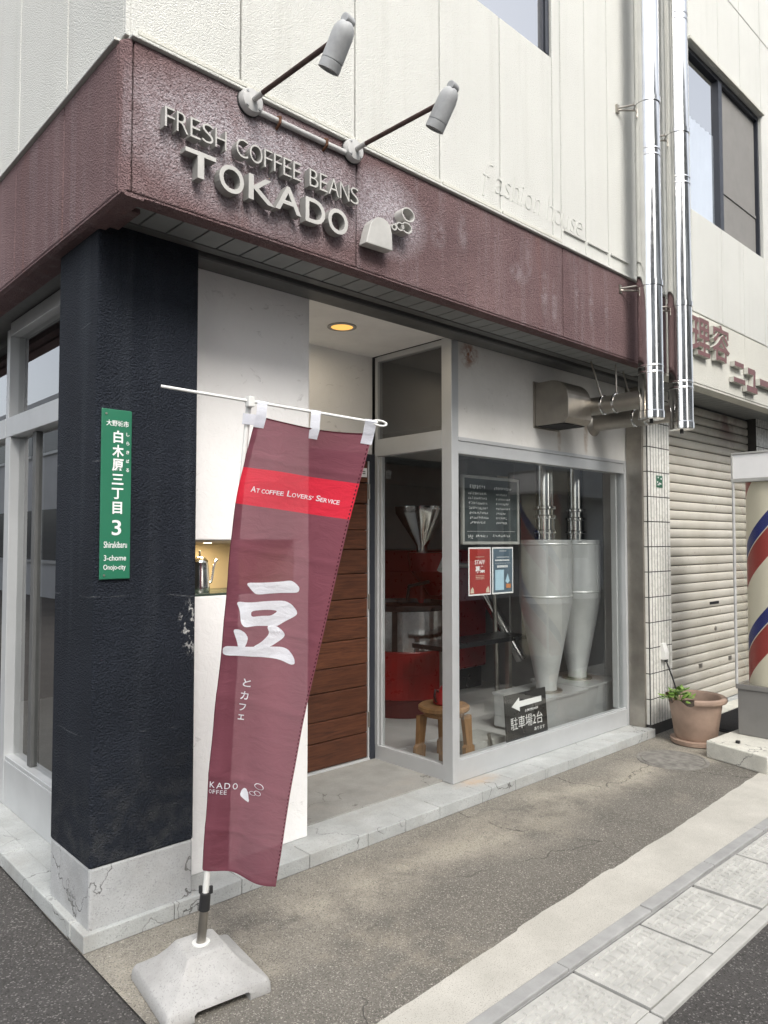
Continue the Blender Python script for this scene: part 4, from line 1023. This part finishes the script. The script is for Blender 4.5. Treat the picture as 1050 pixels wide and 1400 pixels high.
bin_(5.05, 5.60, 3.13, 3.62, .12, .37, 'grey box under the cyclone next to the tiled pillar')
rs = thing('coffee_roaster', (4.5, 4.4, .1), 'red and steel drum coffee roaster with funnel hopper inside the shop', 'machine')
MB().lathe([(.40, .10), (.40, .24)], (4.38, 4.45, 0), n=56).build('drum_base', 'red_dark', rs, .004)
MB().lathe([(.41, .241), (.41, .62)], (4.38, 4.45, 0), n=56).build('drum_skirt', 'red_enamel', rs, .006)
MB().lathe([(.395, .621), (.395, .94)], (4.38, 4.45, 0), n=56).build('cooling_drum', 'chrome', rs, .003)
MB().lathe([(.415, .941), (.415, .985), (.38, .99), (.37, .95)], (4.38, 4.45, 0), n=56).build('drum_rim', 'black_gloss', rs, .004)
MB().box(4.72, 5.62, 4.55, 5.15, .30, 1.42).build('body', 'red_enamel', rs, .03)
MB().box(4.75, 5.6, 4.6, 5.1, .10, .30).build('body_base', 'black_gloss', rs, .01)
MB().lathe([(.045, 1.38), (.05, 1.46), (.23, 1.74), (.235, 1.80)], (4.62, 4.46, 0), n=48).build('hopper', 'chrome', rs, 0, True)
MB().lathe([(.05, 1.02), (.10, 1.10), (.22, 1.24), (.24, 1.40)], (4.78, 4.46, 0), n=40).build('head', 'red_enamel', rs, .01)
MB().tube([(4.40, 4.42, 1.0), (4.40, 4.40, 1.12), (4.62, 4.38, 1.15)], .016).build('stirrer', 'black_gloss', rs, 0, True)
MB().tube([(4.75, 4.50, 1.30), (5.02, 4.10, 1.28), (5.10, 4.05, 1.18), (5.10, 4.02, .2)], .022).build('pipe', 'steel', rs, 0, True)
MB().cyl((5.02, 4.2, 1.20), (5.42, 4.0, .45), .055).build('chute_pipe', 'chrome', rs, 0, True)
cl2 = thing('clip_lamp', (4.42, 4.05, 1.3), 'small pale conical clip lamp over the red roaster', 'lamp')
MB().lathe([(.018, 0), (.024, .05), (.062, .16), (.060, .158)], (4.36, 3.95, 1.42), (-.3, -.25, -.9), n=28).build('lamp_shade', 'white_plastic', cl2, 0, True)
MB().tube([(4.36, 3.95, 1.42), (4.45, 4.05, 1.50), (4.62, 4.2, 1.38)], .007).build('lamp_arm', 'steel', cl2)
tb = thing('counter_shelf', (4.3, 3.8, .1), 'dark narrow counter standing in front of the roaster', 'table')
MB().box(3.95, 5.0, 3.62, 3.92, .70, .735).build('table_top', 'black_gloss', tb, .003)
for xx in (4.10, 4.9): MB().box(xx, xx+.04, 3.74, 3.78, .10, .70).build('leg', 'steel', tb, .002)
cb = thing('chalkboard', (4.05, 3.2, 1.7), 'framed chalkboard menu with white handwriting behind the shop window', 'chalkboard')
MB().box(3.72, 4.30, 3.202, 3.215, 1.498, 1.925).build('board', 'chalkboard', cb)
for a in ((3.70, 4.32, 1.925, 1.945), (3.70, 4.32, 1.478, 1.498)): MB().box(a[0], a[1], 3.195, 3.217, a[2], a[3]).build('frame_rail', 'grey_frame', cb, .002)
for a in ((3.70, 3.7195), (4.3005, 4.32)): MB().box(a[0], a[1], 3.195, 3.217, 1.4985, 1.9245).build('frame_stile', 'grey_frame', cb, .002)
rr = random.Random(5); b_ = MB()
def scrib(x, z, w_, h_):
    p0 = (x+rr.random()*w_, z+rr.random()*h_); p1 = (x+rr.random()*w_, z+rr.random()*h_); dx, dz = p1[0]-p0[0], p1[1]-p0[1]; L = math.hypot(dx, dz) or 1; nx, nz = -dz/L*.0016, dx/L*.0016
    b_.add([(p0[0]+nx, 3.2008, p0[1]+nz), (p1[0]+nx, 3.2008, p1[1]+nz), (p1[0]-nx, 3.2008, p1[1]-nz), (p0[0]-nx, 3.2008, p0[1]-nz)], [(0, 1, 2, 3)])
lines = [(1.868, 3.78, 3.93, .030), (1.868, 4.04, 4.22, .022)]+[(1.825-i*.033, 3.76+.004*i, 3.93+rr.uniform(0, .04), .018) for i in range(7)]+[(1.825-i*.033, 4.06, 4.16+rr.uniform(0, .05), .016) for i in range(7)]+[(1.532, 3.76, 3.80, .03), (1.535, 3.84, 3.96, .018), (1.537, 4.02, 4.2, .018)]
for z, x0, x1, h_ in lines:
    x = x0
    while x < x1:
        for _ in range(5): scrib(x, z-h_/2, .014, h_)
        x += .018
b_.add([(3.75, 3.2008, 1.566), (4.27, 3.2008, 1.568), (4.27, 3.2008, 1.5695), (3.75, 3.2008, 1.5675)], [(0, 1, 2, 3)])
b_.build('chalk_writing', 'chalk', cb)
p1 = thing('poster', (3.60, 2.955, 1.31), 'red staff recruitment poster taped inside the shop window', 'poster')
def poster(p, x0, x1, z0, z1, m):
    MB().box(x0, x1, 2.9715, 2.9735, z0, z1).build('paper', 'white_print', p); MB().box(x0+.010, x1-.010, 2.9706, 2.9712, z0+.010, z1-.010).build('print', m, p)
poster(p1, 3.492, 3.712, 1.160, 1.462, 'poster_red')
def ptxt(p, s, x0, x1, z0, z1, off=0, m='white_print'): flat_text(s, x0, x1, z0, z1, 2.9704, m, p, 'lettering', off, .0005)
ptxt(p1, 'STAFF', 3.552, 3.650, 1.355, 1.382, .01); ptxt(p1, '募集', 3.555, 3.650, 1.300, 1.345, .03)
for z in (1.40, 1.282, 1.272, 1.262): MB().box(3.56, 3.645, 2.9701, 2.9704, z, z+.0025).build('small_print', 'poster_cream', p1)
for x0 in (3.508, 3.66): MB().prism([(x0, 1.176), (x0+.036, 1.176), (x0+.032, 1.20), (x0+.022, 1.215), (x0+.012, 1.205), (x0+.004, 1.20)], lambda a, b, t_: (a, 2.9704-.0003*t_, b)).build('printed_picture', 'poster_cream', p1)
p2 = thing('poster', (3.83, 2.955, 1.31), 'slate blue product poster taped inside the shop window', 'poster')
poster(p2, 3.726, 3.944, 1.160, 1.462, 'poster_blue')
MB().box(3.755, 3.845, 2.9701, 2.9704, 1.185, 1.315).build('printed_picture', 'poster_light', p2)
MB().prism([(3.86, 1.24), (3.885, 1.29), (3.905, 1.24), (3.883, 1.225)], lambda a, b, t_: (a, 2.9704-.0003*t_, b)).build('printed_picture', 'poster_light', p2)
MB().box(3.868, 3.918, 2.9701, 2.9704, 1.195, 1.222).build('printed_picture', 'poster_orange', p2)
for z, a, b, h_ in ((1.435, 3.80, 3.87, .004), (1.395, 3.77, 3.90, .004), (1.372, 3.755, 3.905, .010), (1.357, 3.755, 3.915, .0015), (1.330, 3.775, 3.885, .014)):
    x = a
    while x < b: MB().box(x, min(b, x+.009), 2.9701, 2.9704, z, z+h_).build('small_print', 'white_print', p2); x += .0125
pk = thing('parking_board', (4.1, 2.99, .2), 'black parking board with white arrow standing inside the window', 'sign')
MB().add([(3.885, 2.985, .190), (4.345, 2.985, .190), (4.345, 3.005, .485), (3.885, 3.005, .485), (3.885, 2.993, .190), (4.345, 2.993, .190), (4.345, 3.013, .485), (3.885, 3.013, .485)], [(0, 1, 2, 3), (7, 6, 5, 4), (0, 4, 5, 1), (1, 5, 6, 2), (2, 6, 7, 3), (3, 7, 4, 0)]).build('board', 'black_gloss', pk)
def onb(p):
    for o_ in p:
        for v in o_.data.vertices: v.co.y += (v.co.z+o_.location.z+wloc(pk).z-.19)*.0678
L_ = []
ar = [(3.955, .405), (4.040, .457), (4.040, .432), (4.290, .434), (4.290, .398), (4.040, .393), (4.040, .366)]
L_.append(MB().prism(ar, lambda a, b, t_: (a, 2.9845-.0008*t_, b)).build('arrow', 'white_print', pk))
L_.append(flat_text('駐車場2台', 3.935, 4.29, .255, .335, 2.9845, 'white_print', pk, offset=-.006))
L_.append(flat_text('あります', 4.19, 4.31, .215, .238, 2.9845, 'white_print', pk, offset=.0))
rr = random.Random(3); q = MB()
for k in range(14):
    x = 4.10+k*.0105; z0_ = .350+rr.uniform(0, .006); q.box(x, x+.0035, 2.9838, 2.9845, z0_, z0_+rr.uniform(.006, .016)); q.box(x, x+rr.uniform(.004, .009), 2.9836, 2.9837, .356+rr.uniform(0, .01), .3585+.01)
L_.append(q.build('small_handwriting', 'white_print', pk))
onb(L_)
so_ = thing('stool', (3.52, 3.2, .1), 'small wooden stool standing behind the window corner post', 'stool')
MB().lathe([(.155, 0), (.165, .01), (.165, .03), (.155, .038)], (3.535, 3.22, .415), n=36).build('seat', 'stool_wood', so_, 0, True)
MB().lathe([(.13, 0), (.13, .03)], (3.535, 3.22, .384), n=36).build('apron', 'stool_wood', so_, .003)
for sx in (-1, 1):
    for sy in (-1, 1):
        X0, Y0 = 3.535+sx*.10, 3.22+sy*.10
        MB().prism([(-.035, 0), (.035, 0), (.035, .085), (.022, .10), (.026, .2), (.03, .284), (-.03, .284), (-.026, .2), (-.022, .10), (-.035, .085)], lambda a, b, t_: (X0+a*1.25+sx*(.284-b)*.05, Y0-.016+.032*t_+sy*(.284-b)*.05, .10+b)).build('leg', 'stool_wood', so_, .003)
kt = thing('kettle', (3.535, 3.22, .454), 'red enamel kettle on the wooden stool', 'kettle')
MB().lathe([(.070, 0), (.078, .01), (.074, .05), (.055, .085), (.035, .095), (.034, .10)], (3.545, 3.22, .454), n=32).build('body', 'red_enamel', kt, 0, True)
MB().lathe([(.034, .101), (.02, .115), (.008, .12), (.012, .13), (.004, .135)], (3.545, 3.22, .454), n=20).build('lid', 'red_enamel', kt, 0, True)
MB().tube([(3.61, 3.22, .48), (3.64, 3.22, .51), (3.64, 3.22, .55), (3.655, 3.22, .58)], .009).build('spout', 'red_enamel', kt, 0, True)
MB().tube([(3.485, 3.22, .54), (3.455, 3.22, .555), (3.445, 3.22, .52), (3.46, 3.22, .48), (3.475, 3.22, .475)], .006).build('handle', 'black_gloss', kt, 0, True)
lb = thing('low_box', (3.85, 3.2, .1), 'low pale steel tray box on the shop floor', 'box')
MB().box(3.70, 4.02, 3.10, 3.35, .10, .19).build('tray', 'grey_frame', lb, .003)
MB().tube([(3.85, 3.08, .10), (3.84, 3.08, .16), (3.82, 3.085, .24)], .012).build('stand_arm', 'steel', lb)
cab = thing('control_cabinet', (4.95, 3.9, 1.8), 'grey control cabinet mounted high inside the shop', 'cabinet')
MB().box(4.75, 5.4, 4.05, 4.3, 1.75, 2.2).build('cabinet_body', 'box_grey', cab, .006); MB().box(5.15, 5.3, 4.046, 4.0495, 1.95, 2.08).build('meter', 'poster_cream', cab)
MB().tube([(5.0, 4.15, 2.2), (5.0, 4.15, 2.74)], .02).build('drop_rod', 'steel', cab)
# ================================================================== STREET THINGS BY THE SHUTTER
ob = thing('outlet_box', (5.60, 2.77, .62), 'small cream weatherproof outlet box on the tiled pillar', 'outlet')
MB().prism([(2.768, .57), (2.768, .695), (2.748, .695), (2.728, .625), (2.728, .57)], lambda a, b, t_: (5.565+.062*t_, a, b)).build('cover', 'white_plastic', ob, .003)
MB().tube([(5.60, 2.742, .575), (5.61, 2.735, .54), (5.635, 2.71, .44), (5.645, 2.68, .335)], .006).build('cable', 'black_plastic', ob)
MB().box(5.598, 5.625, 2.732, 2.75, .548, .572).build('plug', 'black_plastic', ob, .003)
tk = thing('pillar_sticker', (5.585, 2.77, 1.97), 'tiny green and white notice stuck on the tiled pillar', 'sticker')
MB().box(5.532, 5.637, 2.7628, 2.7645, 1.928, 2.022).build('sticker_face', 'ticket', tk)
rr = random.Random(4)
for k in range(9): x, z = 5.54+rr.random()*.075, 1.936+rr.random()*.07; MB().box(x, x+.014, 2.7618, 2.7627, z, z+.012).build('print_mark', 'white_print', tk)
PX, PY = 5.475, 2.455
pot = thing('flower_pot', (PX, PY, 0), 'faded terracotta plastic flower pot with broken rim by the tiled pillar', 'plant pot')
n = 48
prof = [(.135, .035), (.150, .06), (.185, .29), (.190, .31), (.215, .313), (.222, .325), (.220, .343), (.205, .352), (.180, .345), (.170, .32), (.165, .28)]
b_ = MB(); v_ = []; f_ = []; keep = []
for j, (r, h) in enumerate(prof):
    for i in range(n):
        a = 2*math.pi*i/n; v_.append((PX+r*math.cos(a), PY+r*math.sin(a), h))
brk = lambda a: (1.75 < a < 3.55)
for j in range(len(prof)-1):
    for i in range(n):
        a = 2*math.pi*(i+.5)/n
        if brk(a) and 3 <= j <= 8: continue
        k = (i+1) % n; f_.append((j*n+i, j*n+k, (j+1)*n+k, (j+1)*n+i))
f_.append(tuple(range(n-1, -1, -1)))
for i in range(n):           # raise the snapped wall where the rim is missing
    a = 2*math.pi*i/n
    if brk(a): v_[2*n+i] = (PX+.190*math.cos(a), PY+.190*math.sin(a), .315+.02*math.sin(a*7)); v_[3*n+i] = v_[2*n+i]; v_[9*n+i] = (PX+.182*math.cos(a), PY+.182*math.sin(a), .312+.02*math.sin(a*7))
b_.add(v_, f_).build('pot_wall', 'terracotta', pot, 0, True)
MB().lathe([(.165, 0), (.175, .006), (.18, .034), (.16, .036)], (PX, PY, .002), n=40).build('saucer', 'terracotta', pot, 0, True)
MB().lathe([(.178, .272), (.12, .285), (.02, .282)], (PX, PY, 0), n=30).build('soil', 'soil', pot, 0, True)
plant = thing('pot_plant', (PX-.08, PY+.08, .28), 'low green leafy plant growing at the broken edge of the pot', 'plant')
rr = random.Random(12)
for k in range(54):
    a = rr.uniform(0, 6.28); rad = rr.uniform(0, .10); bx, by = PX-.105+rad*math.cos(a), PY+.075+rad*math.sin(a); bz = .325+rr.uniform(0, .10)*(1-rad/.13)
    d = Vector((math.cos(a)*.8, math.sin(a)*.8, rr.uniform(-.2, .7))).normalized(); L = rr.uniform(.040, .066); sd_ = d.cross(Vector((0, 0, 1))).normalized()*L*.34; p = Vector((bx, by, bz)); nrm = sd_.cross(d).normalized()*L*.12
    MB().add([p, p+d*L*.35+sd_-nrm, p+d*L*.7+sd_*.8-nrm, p+d*L, p+d*L*.7-sd_*.8-nrm, p+d*L*.35-sd_-nrm, p+d*L*.5], [(0, 1, 6), (1, 2, 6), (2, 3, 6), (3, 4, 6), (4, 5, 6), (5, 0, 6)]).build('leaf', 'leaf', plant, 0, True)
for k in range(7):
    a = rr.uniform(0, 6.28); MB().tube([(PX-.105, PY+.075, .275), (PX-.105+.03*math.cos(a), PY+.075+.03*math.sin(a), .34), (PX-.105+.06*math.cos(a), PY+.075+.06*math.sin(a), .375)], .0025, 6).build('stem', 'leaf', plant)
mh = thing('manhole_cover', (4.93, 2.375, 0), 'round worn cement covered manhole lid in the brown pavement', 'manhole cover')
MB().lathe([(.235, -.01), (.235, .003), (.212, .0045), (.206, -.001)], (4.93, 2.375, 0), n=48, caps=False).build('rim', 'iron', mh, 0, True)
MB().lathe([(.205, -.008), (.203, .005), (.12, .010), (.02, .009)], (4.93, 2.375, 0), n=48).build('lid', 'iron', mh, 0, True)
dm = thing('door_mat', (6.5, 2.5, 0), 'black ribbed rubber mat at the foot of the shutter', 'mat')
MB().box(5.93, 7.0, 2.30, 2.69, .001, .010).build('mat_base', 'mat', dm, .002)
me, c = MB().box(0, .012, 0, .36, 0, .008).mesh('rib', 'mat', .002)
for k in range(34): link('rib', me, (5.96+k*.031, 2.495, .0145), dm)
bpl = thing('pole_plinth', (5.6, 2.0, 0), 'painted concrete plinth under the striped barber pole', 'plinth')
MB().prism([(5.165, 2.245), (5.045, 1.80), (5.98, 1.62), (6.06, 2.20)], lambda a, b, t_: (a, b, .115*t_)).build('plinth_block', 'plinth_white', bpl, .008)
MB().box(5.235, 5.26, 2.05, 2.075, .116, .135).build('anchor_bolt', 'black_plastic', bpl, .003)
bp = thing('barber_pole', (BP[0], BP[1], .115), 'barber pole with red blue cream stripes in clear case on grey cabinet', 'barber pole')
bx, by = BP
MB().box(bx-.20, bx+.20, by-.20, by+.20, .117, .44).build('cabinet', 'box_grey', bp, .004)
MB().box(bx-.21, bx+.21, by-.21, by+.21, .441, .475).build('cabinet_top', 'box_grey', bp, .003)
MB().cyl((bx, by, .476), (bx, by, 1.925), .182, n=56).build('striped_drum', 'barber', bp, 0, True)
MB().box(bx-.20, bx+.20, by-.20, by+.20, .4765, 1.924).build('clear_case', 'acrylic', bp)
for sx in (-1, 1):
    for sy in (-1, 1): MB().cyl((bx+sx*.203, by+sy*.203, .476), (bx+sx*.203, by+sy*.203, 1.95), .010, n=14).build('case_post', 'white_paint', bp, 0, True)
MB().box(bx-.215, bx+.215, by-.215, by+.215, 1.926, 1.952).build('cap_frame', 'grey_frame', bp, .003)
cp_ = MB().box(bx-.205, bx+.205, by-.205, by+.205, 1.953, 2.128).build('light_box', 'white_print', bp, .004)
MB().box(bx-.212, bx+.212, by-.212, by+.212, 2.1285, 2.142).build('light_box_rim', 'grey_frame', cp_, .002)
for sx in (-1, 1):
    for sy in (-1, 1): MB().box(bx+sx*.207-.006, bx+sx*.207+.006, by+sy*.207-.006, by+sy*.207+.006, 1.953, 2.128).build('light_box_edge', 'grey_frame', cp_, .001)

# ================================================================== ACROSS THE STREET (behind the viewer; seen in glass and steel)
def opposite(name, x0, x1, y0, y1, h, face, label, floors, step):
    p = thing(name, ((x0+x1)/2, (y0+y1)/2, 0), label, 'building')
    MB().box(x0, x1, y0, y1, 0, h).build('wall', 'opp_wall', p)
    for fl in range(floors):
        z = 1.0+fl*2.9
        if face == 'N':
            x = x0+.8
            while x < x1-1.6:
                wd_ = MB().box(x, x+1.5, y1-.05, y1+.012, z, z+1.35).build('window', 'opp_dark', p); MB().box(x-.05, x+1.55, y1+.013, y1+.06, z-.09, z-.02).build('sill', 'alu', wd_); x += step
            MB().box(x0, x1, y1, y1+.9, z+1.75, z+1.9).build('balcony_slab', 'opp_wall', p); MB().box(x0, x1, y1+.84, y1+.88, z+1.92, z+2.75).build('balcony_rail', 'alu', p)
        else:
            y = y0+.8
            while y < y1-1.6:
                wd_ = MB().box(x1-.05, x1+.012, y, y+1.5, z, z+1.35).build('window', 'opp_dark', p); MB().box(x1+.013, x1+.06, y-.05, y+1.55, z-.09, z-.02).build('sill', 'alu', wd_); y += step
    return p
opposite('apartment_block', 4.5, 22, -14, -6.2, 10.2, 'N', 'pale apartment block with balconies across the road from the shop', 3, 2.6)
opposite('office_block', -9, .8, -17, -8.5, 9.4, 'N', 'flat roofed office block across the road junction', 3, 2.2)
opposite('corner_house', -11, -4.2, 9, 34, 5.4, 'E', 'pale two storey house across the side street', 2, 2.4)
def utility(x, y, ax, label):
    u = thing('utility_pole', (x, y, 0), label, 'utility pole')
    MB().cyl((x, y, -.01), (x, y, 10.5), .17, .11).build('shaft', 'pole_concrete', u, 0, True)
    for z in (9.2, 8.5):
        if ax: MB().box(x-.04, x+.04, y-.9, y+.9, z, z+.09).build('cross_arm', 'steel', u)
        else: MB().box(x-.9, x+.9, y-.06, y+.02, z, z+.09).build('cross_arm', 'steel', u)
    MB().cyl((x+.33, y, 7.0), (x+.33, y, 7.8), .22).build('transformer', 'box_grey', u, .02)
    for k, (d, z) in enumerate(((-.8, 9.32), (-.3, 9.32), (.4, 9.32), (.8, 8.62), (-.6, 8.62), (0, 7.9))):
        pts = [(t_*16, .35*(t_*t_*4-1)*.5 if t_ else .17) for t_ in (-1, -.5, 0, .5, 1)]
        pts = [(-16, .3), (-8, -.35), (0, 0), (8, -.35), (16, .3)]
        MB().tube([((x+a, y+d*.2-.04*a, z+b) if not ax else (x+d, y+a, z+b)) for a, b in pts], .012, 6).build('wire', 'black_plastic', u)
utility(2.8, -4.6, 0, 'concrete utility pole with cross arms across the main road')
utility(-3.3, 14.0, 1, 'concrete utility pole with cross arms down the side street')
